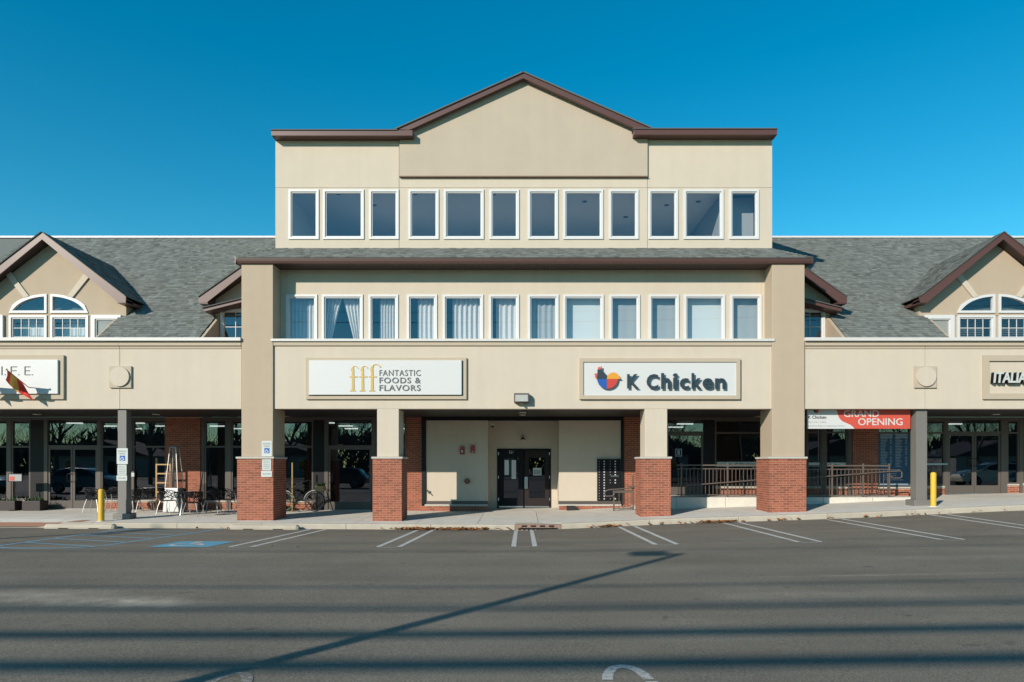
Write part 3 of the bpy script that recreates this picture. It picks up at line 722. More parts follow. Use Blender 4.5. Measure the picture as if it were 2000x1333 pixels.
# ------------------------------------------------------------------ wings (mirror images about x = 0)
ROOF0, RS = 6.35, .78
def roofz(D): return ROOF0+RS*(D-21.6)
RD = 27.16
def wing(s, name, label):
    wg = thing(name, (s*12.8, .13, .1), label, 'building')
    XE = 34.0
    def bx2(mb, x0, x1, *r): a, b = s*x0, s*x1; return mb.box(min(a,b), max(a,b), *r)
    def px(p): return abs(X_(p, 20.13))
    xi = X_(1571.6, 20.13) if s > 0 else -X_(471.4, 20.13)
    xs_ = X_(1807, 20.13) if s > 0 else -X_(234, 20.13)
    for a, b in ((xi, xs_-.006), (xs_+.006, xs_+8), (xs_+8.012, XE)):
        bx2(MB(), a, b, YF, YF+.3, SOF, Z_(682,20.13)).build('fascia', M['cream'], wg, bevel=.006)
        bx2(MB(), a-.004, b+.004, YF-.05, YF+.3, Z_(676,20.13), Z_(668,20.13)).build('fascia_band', M['trimtan'], wg, bevel=.006)
        bx2(MB(), a, b, YF-.02, YF+.3, Z_(681.5,20.13), Z_(677.5,20.13)).build('fascia_band', M['trimtan'], wg, bevel=.004)
    bx2(MB(), xi, XE, YF+.05, YF+.28, SOF+.01, Z_(670,20.13)).build('fascia_backing', M['tan'], wg)
    bx2(MB(), xi-.03, XE, YF-.14, YF+.36, Z_(667.5,20.13), Z_(661,20.13)).build('coping', M['capwhite'], wg, bevel=.01)
    # medallion
    c = (X_(1808.5,20.06) if s > 0 else X_(234,20.06)); zc = Z_(736.5,20.06)
    mq = MB().box(c-.325, c+.325, YF-.06, YF+.02, zc-.32, zc+.32).build('medallion', M['tan2'], wg, bevel=.006)
    MB().disc_y(c, zc+.005, .285, YF-.11, YF-.055, 40).build('medallion_disc', M['cream'], mq)
    # arcade soffit
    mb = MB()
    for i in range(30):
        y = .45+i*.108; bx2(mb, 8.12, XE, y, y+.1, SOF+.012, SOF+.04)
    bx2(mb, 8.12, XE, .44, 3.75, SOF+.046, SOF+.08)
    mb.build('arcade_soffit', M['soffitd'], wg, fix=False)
    # main roof
    mb = MB(); x0, x1 = 9.7, 12.75
    P = lambda D: (D-20, roofz(D))
    cs = math.hypot(1, RS)
    full = lambda lo, hi: (lambda b: [tuple(sorted((s*lo, s*hi)))])
    shingles(mb, (0, .35, roofz(20.35)), (1,0,0), (0,1,RS), (21.6-20.35)*cs, full(x0, x1))
    shingles(mb, (0, 1.6, roofz(21.6)), (1,0,0), (0,1,RS), (RD-21.6)*cs, full(7.6, 19.5))
    for lo, hi, Da, Db in ((x0, x1, 20.35, 21.6), (7.6, XE, 21.6, RD)):
        mb.quad((s*lo, Da-20, roofz(Da)-.015), (s*hi, Da-20, roofz(Da)-.015), (s*hi, Db-20, roofz(Db)-.015), (s*lo, Db-20, roofz(Db)-.015), .4)
    mb.quad((s*7.6, RD-20, roofz(RD)-.015), (s*XE, RD-20, roofz(RD)-.015), (s*XE, RD-14, roofz(RD)-4.7), (s*7.6, RD-14, roofz(RD)-4.7), .4)
    roof_part('shingle_roof', mb, wg)
    bx2(MB(), 7.66, XE, RD-20.09, RD-19.9, roofz(RD)-.02, roofz(RD)+.05).build('ridge_cap', M['white'], wg)
    # cheek walls of the inset terraces
    for xc, w in ((x0, -.1), (x1, .1)):
        a, b = sorted((s*xc, s*(xc+w)))
        MB().xprism([(.36, 5.0), (1.62, 5.0), (1.62, roofz(21.6)-.02), (.36, roofz(20.35)-.02)], a, b).build('cheek_wall', M['tan'], wg)
    bx2(MB(), 8.2, XE, .36, 6, 4.9, 5.0).build('terrace_floor', M['flatroof'], wg)
    # dormers: front gable with barge boards, shingled slopes running back into the roof
    def dormer(xp, zp, hw, slope, xlo, xhi, half=None):
        Db = 21.2; yb = Db-20; ze_ = zp-hw*slope; yw = 1.6
        sides = (-1, 1) if half is None else (half,)
        for q in sides:
            e = xp+q*hw
            pts = [(s*xp, zp), (s*e, ze_), (s*e, ze_-.20), (s*(e-q*.25), ze_-.20+.02), (s*xp, zp-.235)]
            d = MB().prism(pts, yb, yb+.06).build('barge_board', M['maroon2'] , wg)
            # boxed soffit under the overhang and eave return
            MB().prism([(s*xp, zp-.10), (s*e, ze_-.10), (s*e, ze_-.185), (s*xp, zp-.22)], yb+.062, yw).build('dormer_soffit', M['soffitm'], wg)
            MB().box(*sorted((s*(e-q*.28), s*e)), yb+.01, 3.0, ze_-.215, ze_-.12).build('eave_box', M['maroon2'], wg)
            mb = MB(); L = math.hypot(hw, hw*slope)
            o = Vector((s*e, 0, ze_)); v = Vector((-s*q*hw, 0, hw*slope))
            shingles(mb, o, (0,1,0), v, L, lambda b: [(yb-.04, min(1.6+((ze_+b/L*hw*slope)-ROOF0)/RS+.5, 5.6))])
            dn = .012
            mb.add([(s*e, yb-.03, ze_-dn), (s*e, 5.4, ze_-dn), (s*xp, 5.4, zp-dn), (s*xp, yb-.03, zp-dn)], [(0,1,2,3)], .35)
            mb.add([(s*e, yb-.035, ze_-dn), (s*e, yb-.035, ze_+.012), (s*xp, yb-.035, zp+.012), (s*xp, yb-.035, zp-dn)], [(0,1,2,3)], .1)
            roof_part('dormer_roof', mb, wg)
        return yw
    zp = Z_(453, 21.2); xp = 14.93
    dormer(xp, zp, 2.6, .768, 12.58, 17.3)
    # gable wall with arched and square windows
    Dw = 21.6; yw = 1.6; cw = 14.99; wl_, wr = 12.55, 17.4
    zt = zp-.235
    pts = [(wl_, 5.0), (wr, 5.0), (wr, zt-(wr-xp)*.768), (xp, zt), (wl_, zt-(xp-wl_)*.768)]
    wx = []                       # wall built round the openings: side pieces, middle posts, top with arch cut
    ya, yb_ = yw, yw+.2
    gap, w_, zsq, zar = .055, 1.2, Z_(616.5, Dw), Z_(612, Dw); ztop = Z_(575, Dw)
    def curve(u): return zar+(ztop-zar)*math.sqrt(max(0, 1-(u/(w_+gap))**2))     # u measured from the centre out
    def prs(pts_, nm='gable_wall', m='tan', y0=ya, y1=yb_): return MB().prism([(s*a, b) for a, b in pts_], y0, y1).build(nm, M[m], wg)
    nseg = 10
    arcR = [(cw+gap+w_*i/nseg, curve(gap+w_*i/nseg)) for i in range(nseg+1)]
    arcL = [(cw-(x-cw), z) for x, z in arcR]
    roofline = lambda x: zt-abs(x-xp)*.768
    mb = MB()
    cols_ = [(wl_, cw-gap-w_), (cw+gap+w_, wr)]
    for a, b in cols_:
        pp = [(a, 5.0), (b, 5.0), (b, roofline(b))]+([(xp, zt)] if a < xp < b else [])+[(a, roofline(a))]
        mb.prism([(s*x, z) for x, z in pp], ya, yb_)
    allp = arcL[::-1]+arcR
    for i in range(len(allp)-1):
        (a, za), (b, zb) = allp[i], allp[i+1]
        if b-a < 1e-6: continue
        if a < xp < b:
            mb.prism([(s*a, za), (s*xp, za+(zb-za)*(xp-a)/(b-a)), (s*xp, zt), (s*a, roofline(a))], ya, yb_)
            mb.prism([(s*xp, za+(zb-za)*(xp-a)/(b-a)), (s*b, zb), (s*b, roofline(b)), (s*xp, zt)], ya, yb_)
        else: mb.prism([(s*a, za), (s*b, zb), (s*b, roofline(b)), (s*a, roofline(a))], ya, yb_)
    mb.prism([(s*(cw-gap), 5.0), (s*(cw+gap), 5.0), (s*(cw+gap), curve(gap)), (s*(cw-gap), curve(gap))], ya, yb_)
    mb.prism([(s*(cw-gap-w_), zsq), (s*(cw+gap+w_), zsq), (s*(cw+gap+w_), zar), (s*(cw-gap-w_), zar)], ya+.004, yb_)
    mb.build('gable_wall', M['tan'], wg, fix=True)
    bx2(MB(), wl_, wl_+.15, ya+.202, 3.2, 5.0, Z_(588,21.2)).build('dormer_side_wall', M['tan'], wg)
    for q in (-1, 1):
        x0w = cw+gap if q > 0 else cw-gap-w_; a, b = sorted((s*x0w, s*(x0w+w_)))
        window(wg, a, b, 5.02, zsq, ya, t=.07, muntin=(4, 4))
        arc = arcR if q > 0 else arcL
        outer = [(s*x, z) for x, z in arc]+[(s*(cw+q*(gap+w_)), zar), (s*(cw+q*gap), zar)]
        t = .075
        inn = [(cw+q*(gap+t+(w_-2.4*t)*i/nseg), max(zar+t+.001, curve(gap+t+(w_-2.4*t)*i/nseg+.09*i/nseg)-t)) for i in range(nseg+1)]
        inner = [(s*x, z) for x, z in inn]+[(s*inn[-1][0], zar+t), (s*inn[0][0], zar+t)]
        k = len(outer); mb = MB()
        vs = [(x, ya-.035, z) for x, z in outer]+[(x, ya-.035, z) for x, z in inner]+[(x, ya+.08, z) for x, z in outer]+[(x, ya+.08, z) for x, z in inner]
        fs = []
        for i in range(k):
            j = (i+1)%k; fs += [(i, j, k+j, k+i), (2*k+i, 3*k+i, 3*k+j, 2*k+j), (i, 2*k+i, 2*k+j, j), (k+i, k+j, 3*k+j, 3*k+i)]
        w = mb.add(vs, fs).build('arched_window', M['white'], wg)
        MB().add([(x, ya+.03, z) for x, z in inner], [tuple(range(len(inner)))]).build('pane', M['glass'], w, fix=False)
    # raised cream strips
    for q in (-1, 1):
        f = lambda u, z: (s*(cw+q*u), z)
        mb = MB().prism([f(.60, Z_(580,Dw)), f(.77, Z_(582,Dw)), f(1.36, Z_(537,Dw)), f(1.22, Z_(529,Dw))], ya-.05, ya-.002)
        mb.build('raised_strip', M['cream'], wg)
    # narrow terrace window / door beside the pair
    a, b = sorted((s*12.68, s*13.62))
    window(wg, a, b, 5.02, zsq, ya-.045, t=.12)
    a, b = sorted((s*16.4, s*17.2)); window(wg, a, b, 5.02, zsq, ya-.045, t=.12)
    room(wg, *sorted((s*13.66, s*16.32)), ya+.2, 5.0, 5.0, 7.4)
    room(wg, *sorted((s*12.7, s*13.64)), ya+.2, 3.0, 5.0, 6.45)
    room(wg, *sorted((s*16.34, s*17.25)), ya+.2, 3.0, 5.0, 6.45)
    # small half gable beside the corner pier
    dormer(8.45, Z_(580,21.2)+1.62*.70, 1.62, .70, 0, 0, half=1)
    zt2 = Z_(580,21.2)+2.17*.70-.235; rl2 = lambda x: zt2-(x-7.9)*.70
    D5 = 21.6; wa, wb = 8.28, 9.56; zt5 = Z_(604, D5)
    mb = MB()
    mb.prism([(s*8.2, zt5), (s*9.72, zt5), (s*9.72, rl2(9.72)), (s*8.2, rl2(8.2))], ya, yb_)
    mb.box(*sorted((s*wb, s*9.72)), ya, yb_, 5.0, zt5); mb.box(*sorted((s*8.2, s*wa)), ya, yb_, 5.0, zt5)
    mb.build('gable_wall', M['tan'], wg)
    a, b = sorted((s*wa, s*wb)); window(wg, a, b, 5.0, zt5, ya, t=.07, muntin=(3, 3))
    room(wg, *sorted((s*8.2, s*9.62)), ya+.2, 3.0, 5.0, 6.7)
    # sloping eyebrow trim above that window
    a1, b1, c1, d1 = (-X_(398,21.1), Z_(609,21.1), -X_(472,21.1), Z_(590.5,21.1))
    MB().prism([(s*a1, b1), (s*a1, b1+.10), (s*c1, d1+.10), (s*c1, d1)], 1.1, 1.6).build('eyebrow_roof', M['maroon2'], wg)
    MB().prism([(s*a1*1.004, b1+.10), (s*a1*1.004, b1+.125), (s*c1, d1+.125), (s*c1, d1+.10)], 1.05, 1.6).build('eyebrow_shingle', M['flatroof'], wg)
    return wg
lw = wing(-1, 'shop_wing', 'cream fascia shop wing under a grey shingle roof, left of the tall building')
rwg = wing(1, 'shop_wing', 'cream fascia shop wing with a red banner, right of the tall building')
# left wing storefront
store(lw, [(-330,-250,'g'), (-250,-170,'g'), (-170,-60,'g'), (-60,16,'g'), (16,23,'m'), (23,60,'g'), (60,87,'w'), (87,94,'m'), (94,191,'d2'), (191,198,'m'), (198,254,'g'), (254,260,'m'), (260,325,'g')], wz, TOP, 873)
store(lw, [(394,400,'m'), (400,443,'g'), (443,452,'m'), (452,500,'g')], wz, TOP, 873)
def brick_pillar(parent, p0, p1, z0):
    m1 = MB().box(bx(p0), bx(p1), YB-.06, YB+.3, z0-.1, TOP-.002).build('brick_pillar', M['mortar'], parent)
    for (u0, u1, c, d) in courses(bx(p0)-.004, bx(p1)+.004, z0-.02, TOP-.01): brick_obj(m1, u0, u1, YB-.0635, YB+.02, c, d)
brick_pillar(lw, 325, 392.5, wz(-11.7))
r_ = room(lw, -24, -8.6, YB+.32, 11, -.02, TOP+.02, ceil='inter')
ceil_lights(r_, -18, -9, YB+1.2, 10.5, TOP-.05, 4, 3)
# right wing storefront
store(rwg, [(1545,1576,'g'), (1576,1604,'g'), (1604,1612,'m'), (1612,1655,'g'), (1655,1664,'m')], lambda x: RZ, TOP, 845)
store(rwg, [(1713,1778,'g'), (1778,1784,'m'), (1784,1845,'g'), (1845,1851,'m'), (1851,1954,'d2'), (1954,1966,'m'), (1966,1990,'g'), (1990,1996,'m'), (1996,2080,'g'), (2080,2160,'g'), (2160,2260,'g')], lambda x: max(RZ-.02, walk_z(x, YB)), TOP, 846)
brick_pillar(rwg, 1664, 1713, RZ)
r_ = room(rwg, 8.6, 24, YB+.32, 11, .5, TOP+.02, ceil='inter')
ceil_lights(r_, 9, 18, YB+1.2, 10.5, TOP-.05, 3, 2, .7)
for wg, pts in ((lw, (72, 305)), (rwg, (1945, 2060))):
    for p in pts:
        z = SOF-.012; D = 22.2; MB().lathe([(.11,0),(.13,.02)], (X_(p,D), D-20, z-.01), 14).build('soffit_light', M['lensw'], wg)
for D in (21.6, 22.6):
    MB().lathe([(.10,0),(.12,.02)], (0, D-20, SOF-.012), 14).build('soffit_light', M['lensw'], cb)

# ------------------------------------------------------------------ columns
def column(name, x0, x1, dep, sx0, sx1, sdep, sy, ztop, label, inner):
    y0 = .03 if sy > .1 else 0.0
    xm = (x0+x1)/2; zb = walk_z(xm, 0)-.06; cz = Z_(896.5, 20)
    t = thing(name, (xm, y0+dep/2, zb+.06), label, 'column', 'columns along the arcade front')
    core = MB().box(x0+.0035, x1-.0035, y0+.0035, y0+dep-.0035, zb, cz).build('brick_base', M['mortar'], t)
    n = 0
    fr = courses(x0, x1, zb, cz-.004)
    for a, b, c, d in fr: brick_obj(core, a, b, y0, y0+.095, c, d); n += 1
    sd = courses(y0+.105, y0+dep, zb, cz-.004, 1)
    bs = MB()
    for a, b, c, d in sd:
        xa = (x1-.05, x1) if inner > 0 else (x0, x0+.05)
        if n < 300: brick_obj(core, xa[0], xa[1], a, b, c, d); n += 1
        else: bs.box(xa[0], xa[1], a, b, c, d, c=random.random())
        xo = (x0, x0+.05) if inner > 0 else (x1-.05, x1)
        bs.box(xo[0], xo[1], a, b, c, d, c=random.random())
    o = bs.build('side_bricks', M['brickst'], core, fix=False, colors=True); o['kind'] = 'stuff'
    MB().box(x0-.03, x1+.03, y0-.03, y0+dep+.03, cz+.001, Z_(892.5,20)).build('cap', M['stone'], t, bevel=.012)
    MB().box(sx0, sx1, sy, sy+sdep, Z_(892.5,20)+.002, ztop).build('shaft', M['tan'] if sy < .1 else M['cream'], t, bevel=.012)
    return t
column('corner_pier', -8.37, -7.31, 1.1, -8.27, -7.345, 1.0, .07, EAVE+.001, 'tall tan pier on a brick base, left end of the tall building', 1)
column('corner_pier', 7.22, 8.31, 1.1, 7.33, 8.287, 1.0, .07, EAVE+.001, 'tall tan pier on a brick base, beside the ramp railing', -1)
column('arcade_column', -4.407, -3.55, .95, -4.296, -3.655, .80, YF, SOF+.0, 'cream column on a brick base, left of the entrance doors', 1)
column('arcade_column', 3.466, 4.345, .95, 3.60, 4.262, .80, YF, SOF+.0, 'cream column on a brick base, right of the entrance doors', -1)
# ------------------------------------------------------------------ signs on the fascia
def at_fascia(px, py, D=20.1): return W(px, py, D)
def sign_frame(name, label, p0, q0, p1, q1, t, m='trimtan', D0=20.06, depth=.07):
    s_ = thing(name, W((p0+p1)/2, q1, D0+depth), label, 'sign')
    mb = MB(); ring(mb, X_(p0,D0), X_(p1,D0), Z_(q1,D0), Z_(q0,D0), D0-20, D0-20+depth, t)
    mb.build('frame', M[m], s_, fix=False); return s_
# gold letters sign
sg = sign_frame('shop_sign', 'white sign with three gold letters above the left shop bay', 597, 699, 911, 780, .09)
MB().pbox(603, 704, 901.5, 771.5, 20.0, .11).build('panel', M['signwhite'], sg, bevel=.008)
DL = 19.985
def letter_f(x0, w, last=False):
    mb = MB(); D = DL
    mb.pprism([(x0+3, 763.6), (x0+w*.72, 763.6), (x0+w*.66, 720), (x0+3.4, 720)], D, .014)              # stem
    mb.pprism([(x0-.5, 764.5), (x0+w+.2, 764.5), (x0+w*.9, 762.6), (x0+1, 762.6)], D+.001, .012)        # foot
    mb.pprism([(x0-1, 735.2), (x0+w+3, 735.2), (x0+w+3, 737.4), (x0-1, 737.4)], D+.002, .011)           # bar
    cxx, cyy = x0+(13.5 if last else 9.5), 724; ro = 13.5 if last else 9.5
    o = [(cxx+(ro-.0)*-math.cos(a)*.86, cyy-ro*math.sin(a)*.95) for a in frange(0, R(150), 10)]
    i = [(cxx+(ro-(5.2 if a < 1 else 2.0+ (1.8 if last and a > 1.9 else 0)))*-math.cos(a)*.86, cyy-(ro-1.6)*math.sin(a)*.95) for a in frange(0, R(150), 10)]
    for k in range(10): mb.pprism([o[k], o[k+1], i[k+1], i[k]], D+.0005, .0135)
    return mb
for x0, last in ((683.5, False), (702.5, False), (721, True)):
    letter_f(x0, 11.5, last).build('gold_letter', M['gold'], sg, fix=True)
for body, y0, y1, bold in (('FANTASTIC', 723, 734.6, .0), ('FOODS &', 737.6, 749, .012), ('FLAVORS', 752.3, 764, .012)):
    text_mb(body, 741, y0, 821.5, y1, DL, .014, bold=bold, spacing=1.12).build('lettering', M['inkgrey'], sg, fix=False)
# rooster logo sign
kg = sign_frame('shop_sign', 'white sign with a colourful bird emblem and dark rounded lettering above the right shop bay', 1132, 700, 1446, 780, .11, D0=20.04, depth=.09)
MB().pbox(1139, 707, 1440, 773, 20.075, .05).build('panel', M['signwhite'], kg, bevel=.004)
DK = 19.975
LETTERS = [('K',1225,731,1248,759), ('C',1263,731,1286,760), ('h',1291.5,729,1310,760), ('i',1314.5,729.5,1324,760), ('c',1328,739,1346,760), ('k',1351,729,1370.5,760), ('e',1372.5,739,1393,760), ('n',1397,739,1418,760)]
for ch, a, b, c, d in LETTERS: text_mb(ch, a, b, c, d, DK, .03, bold=.022).build('lettering', M['navy'], kg, fix=False)
def ell(cx, cy, rx, ry, a0, a1, n=14): return [(cx+rx*math.cos(a), cy-ry*math.sin(a)) for a in frange(R(a0), R(a1), n)]
emb = lambda pts, m, dD=0: MB().pprism(pts, DK+dD, .035).build('emblem_piece', M[m], kg)
emb([(1167, 740.5), (1167, 722)]+[(1167+18.5*math.sin(a), 740.5-18.5*math.cos(a)) for a in frange(R(10), R(90), 8)], 'navy')
emb([(1185.3, 740.7), (1185.3, 759.5)]+[(1185.3-18.3*math.sin(a), 740.7+19*math.cos(a)) for a in frange(R(8), R(90), 8)], 'blue')
emb([(1185.5, 740.7)]+[(1185.5+21*math.cos(a), 740.7+19*math.sin(a)) for a in frange(0, R(90), 8)], 'red')
emb(ell(1198, 740.5, 12.6, 12.6, 0, 180, 16)+[(1185.4, 740.5)], 'orange')
emb([(1207, 733), (1213, 740.3), (1204, 740.3)], 'orange', .002)
for k in range(3): emb([(1168+k*2.6, 721.5-k*.2), (1168.6+k*2.6, 717-.6*k), (1170+k*2.6, 717-.6*k), (1170.2+k*2.6, 722)], 'red', .001)
for k in range(3): emb([(1166.5, 729+k*3.4), (1161+k*.8, 731+k*3.2), (1162+k*.8, 733+k*3.2), (1166.5, 732+k*3.4)], 'red', .001)
# right sign, cut by the frame
ig = sign_frame('shop_sign', 'framed stucco sign with white block lettering at the right edge', 1921, 694, 2235, 780, .17)
MB().pbox(1931, 704, 2225, 770, 20.12, .02).build('panel', M['cream'], ig)
text_mb('ITALIAN BISTRO'[:7], 1941.5, 727, 2022, 748, 19.95, .03, bold=.02, shear=.12).build('lettering', M['platewhite'], ig, fix=False)
text_mb('ITALIAN', 1939.5, 727.4, 2020, 748.6, 19.985, .12, bold=.028, shear=.12).build('letter_return', M['black'], ig, fix=False)
# left sign, cut by the frame
lg = sign_frame('shop_sign', 'white framed sign with thin grey capitals and flags, at the left edge', -190, 694, 124, 780, .16)
MB().pbox(-180, 703, 112.5, 769.5, 20.0, .10).build('panel', M['signwhite'], lg, bevel=.008)
for ch, a, b in (('L', -29, -16), ('I', 1.0, 4.2), ('F', 20.5, 32), ('E', 47.5, 58.5)):
    mb = MB(); t = 1.3
    if ch in 'LFE': mb.pbox(a, 716, a+t, 733, 19.985, .014)
    if ch == 'I': mb.pbox(2.4, 716, 3.8, 733, 19.985, .014)
    if ch == 'L': mb.pbox(a+t, 733-t, b, 733, 19.985, .014)
    if ch in 'FE': mb.pbox(a+t, 716, b, 716+t, 19.985, .014); mb.pbox(a+t, 723.6, b-1, 723.6+t, 19.985, .014)
    if ch == 'E': mb.pbox(a+t, 733-t, b, 733, 19.985, .014)
    mb.build('lettering', M['inkgrey'], lg, fix=False)
for p in (-11, 8.5, 35, 61.5): MB().pbox(p, 731.4, p+1.7, 733, 19.985, .014).build('lettering', M['inkgrey'], lg)
# flags on slanted poles in front of that sign
def flag(base, tip, label, seed):
    base = Vector(base); tip = Vector(tip); f = thing('flag', base, label, 'flag', 'flags on the left sign')
    MB().tube([base, tip], .012, 8).build('flag_pole', M['wood'], f)
    MB().ball(tip, .03, .03, .03).build('finial', M['gold'], f)
    d = (base-tip); n = 16; m = 9
    low = [(-2.3, 18, .02), (-8, 22, .10), (-10, 24, .16), (4, 30, .2), (17, 36, .1)]      # hem offsets from the pole in 1/66 m, and depth
    def pt(u, v):
        p = tip+d*(.03+.66*u); k = min(3, int(u*4)); f = u*4-k; a, b = low[k], low[k+1]
        ox, oz, oy = (a[i]+(b[i]-a[i])*f for i in range(3))
        return Vector((p.x+ox/66*v+.02*math.sin(8*u)*v, p.y+oy*v+.04*math.sin(9*u+4*v)*v, p.z-oz/66*v))
    for a, b, mm in ((0, 4, 'flagred'), (4, 10, 'flagyel'), (10, 16, 'flagred')):
        mb = MB()
        for th in (0, .004):
            for i in range(a, b):
                for j in range(m):
                    q = [pt(i/n, j/m), pt((i+1)/n, j/m), pt((i+1)/n, (j+1)/m), pt(i/n, (j+1)/m)]
                    mb.add([x+Vector((0, th, 0)) for x in q], [(0,1,2,3)])
        mb.build('flag_stripe', M[mm], f, fix=False, smooth=True)
bp = W(56, 757, 20.0)
flag(bp, W(12.5, 722, 19.15), 'red and yellow striped flag hanging in front of the left sign', 3)
flag(W(-20, 757, 20.0), W(-52, 722, 19.15), 'striped flag just past the left edge, seen by its shadow on the sign', 5)
# grand opening banner under the fascia
DBn = 20.42
bn = thing('banner', W(1677, 838, DBn), 'coral and white grand opening banner hung under the fascia', 'banner')
curve_ = [(1634, 801), (1636, 806), (1637, 812), (1640, 818), (1645, 823), (1653, 826.5), (1661, 830), (1666, 834), (1669, 837.8)]
MB().pprism([(1576.5, 800.5), (1778, 800.5), (1778, 837.8), (1576.5, 837.8)], DBn+.004, .012).build('sheet', M['signwhite'], bn)
MB().pprism([(1778, 800.2)]+curve_[:1]+curve_[1:]+[(1778, 837.9)], DBn, .004).build('coral_field', M['coral'], bn)
text_mb('GRAND', 1648, 801.5, 1717, 815, DBn-.004, .003, bold=.008).build('lettering', M['signwhite'], bn, fix=False)
text_mb('OPENING', 1676, 817.3, 1763, 831, DBn-.004, .003, bold=.008).build('lettering', M['signwhite'], bn, fix=False)
text_mb('K Chicken', 1578.5, 812, 1614, 818.4, DBn, .003, bold=.02).build('lettering', M['navy'], bn, fix=False)
text_mb('201.751.1005', 1579, 823.4, 1613, 826.6, DBn, .003).build('lettering', M['textgrey'], bn, fix=False)
text_mb('kchickenrestaurant', 1578.5, 830.4, 1650, 833.6, DBn, .003).build('lettering', M['textgrey'], bn, fix=False)
MB().pprism([(1588.3, 800.8), (1593.6, 800.8), (1593.6, 807.6), (1590, 805)], DBn, .004).build('emblem_piece', M['navy'], bn)
MB().pprism([(1593.6, 800.8), (1599.5, 800.8), (1598, 806), (1593.6, 808.8)], DBn, .004).build('emblem_piece', M['red'], bn)
# floodlight
fl = thing('flood_light', W(1019, 790, 20.1), 'bronze flood light on the fascia above the entrance', 'light')
mb = MB(); mb.xprism([(.12, Z_(769,20)), (-.03, Z_(768.5,20)), (-.10, Z_(771,20)), (-.10, Z_(786,20)), (.12, Z_(787,20))], X_(1004,20), X_(1033.5,20)); mb.build('housing', M['metal_dk'], fl, bevel=.008)
MB().pbox(1006.5, 771.5, 1031, 784.5, 19.89, .02).build('lens', M['lensw'], fl, bevel=.004)
MB().tube([W(1019, 789, 20.05), W(1019, 789, 19.93)], .03, 8).build('photocell', M['metal_dk'], fl)

# ------------------------------------------------------------------ posts, bollards, parking signs
def steel_post(px0, px1, py, D, label, s):
    x0, x1 = X_(px0,D), X_(px1,D); y0 = D-20; xm = (x0+x1)/2; z0 = walk_z(xm, y0)
    t = thing('steel_post', (xm, y0+.12, z0), label, 'post', 'posts carrying the side fascias')
    MB().box(x0, x1, y0, y0+(x1-x0), z0-.02, SOF+.02).build('shaft', M['postgrey'], t, bevel=.012)
    mb = MB(); w = .2
    mb.box(x0-w*.55, x1+w*.55, y0-w*.4, y0+(x1-x0)+w*.4, z0-.05, z0+.17); mb.build('base', M['postgrey'], t, bevel=.02)
    return t, x0, x1, y0
pl, *_ = steel_post(230, 247, 1018, 20.2, 'grey square steel post carrying parking signs, left side', -1)
pr, *_ = steel_post(1790, 1811, 990, 20.25, 'grey square steel post beside the yellow bollard, right side', 1)
def bollard(px, D, h, label):
    x = X_(px, D); y = D-20; z = walk_z(x, y)
    t = thing('bollard', (x, y, z), label, 'bollard', 'yellow bollards on the pavement')
    MB().lathe([(.078,-.03), (.078,h-.06), (.07,h-.025), (.045,h-.005), (.0,h)], (x, y, z), 20).build('pipe', M['yellow'], t, smooth=True)
    MB().lathe([(.12,-.02), (.12,.012), (.08,.014)], (x, y, z), 20).build('foot_ring', M['concrete'], t)
bollard(198, 19.6, .93, 'yellow bollard in front of the left steel post')
bollard(1823, 19.85, 1.0, 'yellow bollard in front of the right steel post')
def sign_plate(px0, py0, px1, py1, D, label, kind, cat='sign'):
    c = W((px0+px1)/2, py1, D)
    t = thing('parking_sign', c, label, cat, 'accessible parking plates')
    x0, x1, z0, z1 = X_(px0,D), X_(px1,D), Z_(py1,D), Z_(py0,D); r = .02
    pts = []
    for cx_, cz_, a0 in ((x1-r, z1-r, 0), (x0+r, z1-r, 90), (x0+r, z0+r, 180), (x1-r, z0+r, 270)):
        pts += [(cx_+r*math.cos(R(a0+k*30)), cz_+r*math.sin(R(a0+k*30))) for k in range(4)]
    MB().prism(pts, D-20, D-20+.006).build('plate', M['platewhite'], t)
    if kind == 'big':
        w = px1-px0; h = py1-py0
        bx0, bx1 = px0+w*.26, px0+w*.76; by0, by1 = py0+h*.46, py0+h*.80
        MB().pbox(bx0, by0, bx1, by1, D-.004, .003).build('symbol_field', M['signblue'], t)
        sc = X_(bx1,D)-X_(bx0,D)
        mb = MB()
        for ln in wheelchair(None, X_((bx0+bx1)/2,D), Z_((by0+by1)/2,D)-.01*sc, sc*.95):
            mb2 = MB(); mb2.tube([(a, 0, b) for a, b in ln], sc*.05, 5)
            mb.add([(v[0], (D-20)-.006+max(-.002, min(.002, v[1]*.1)), v[2]) for v in mb2.v], mb2.f)
        mb.build('symbol', M['signwhite'], t, fix=False)
        text_mb('RESERVED', px0+w*.12, py0+h*.13, px1-w*.12, py0+h*.24, D-.003, .002).build('lettering', M['textgrey'], t, fix=False)
        text_mb('PARKING', px0+w*.2, py0+h*.29, px1-w*.2, py0+h*.39, D-.003, .002).build('lettering', M['textgrey'], t, fix=False)
    elif kind == 'text':
        for k, line in enumerate(('PENALTY', '$250 FIRST', 'OFFENSE', 'SUBSEQUENT', 'TOW-AWAY')):
            h = py1-py0; y = py0+h*(.10+.17*k); text_mb(line, px0+2, y, px1-2, y+h*.10, D-.003, .002).build('lettering', M['textgrey'], t, fix=False)
    else:
        h = py1-py0
        text_mb('VAN ACCESSIBLE', px0+2.5, py0+h*.4, px1-2.5, py0+h*.62, D-.003, .002).build('lettering', M['textgrey'], t, fix=False)
sign_plate(228, 876, 249.5, 907, 20.19, 'large wheelchair parking sign on the grey steel post', 'big')
sign_plate(229.5, 908.5, 247, 928, 20.19, 'penalty text plate below the wheelchair sign on the grey steel post', 'text')
sign_plate(227.5, 928.8, 248, 939.5, 20.19, 'small lowest plate under the penalty text on the grey steel post', 'small')
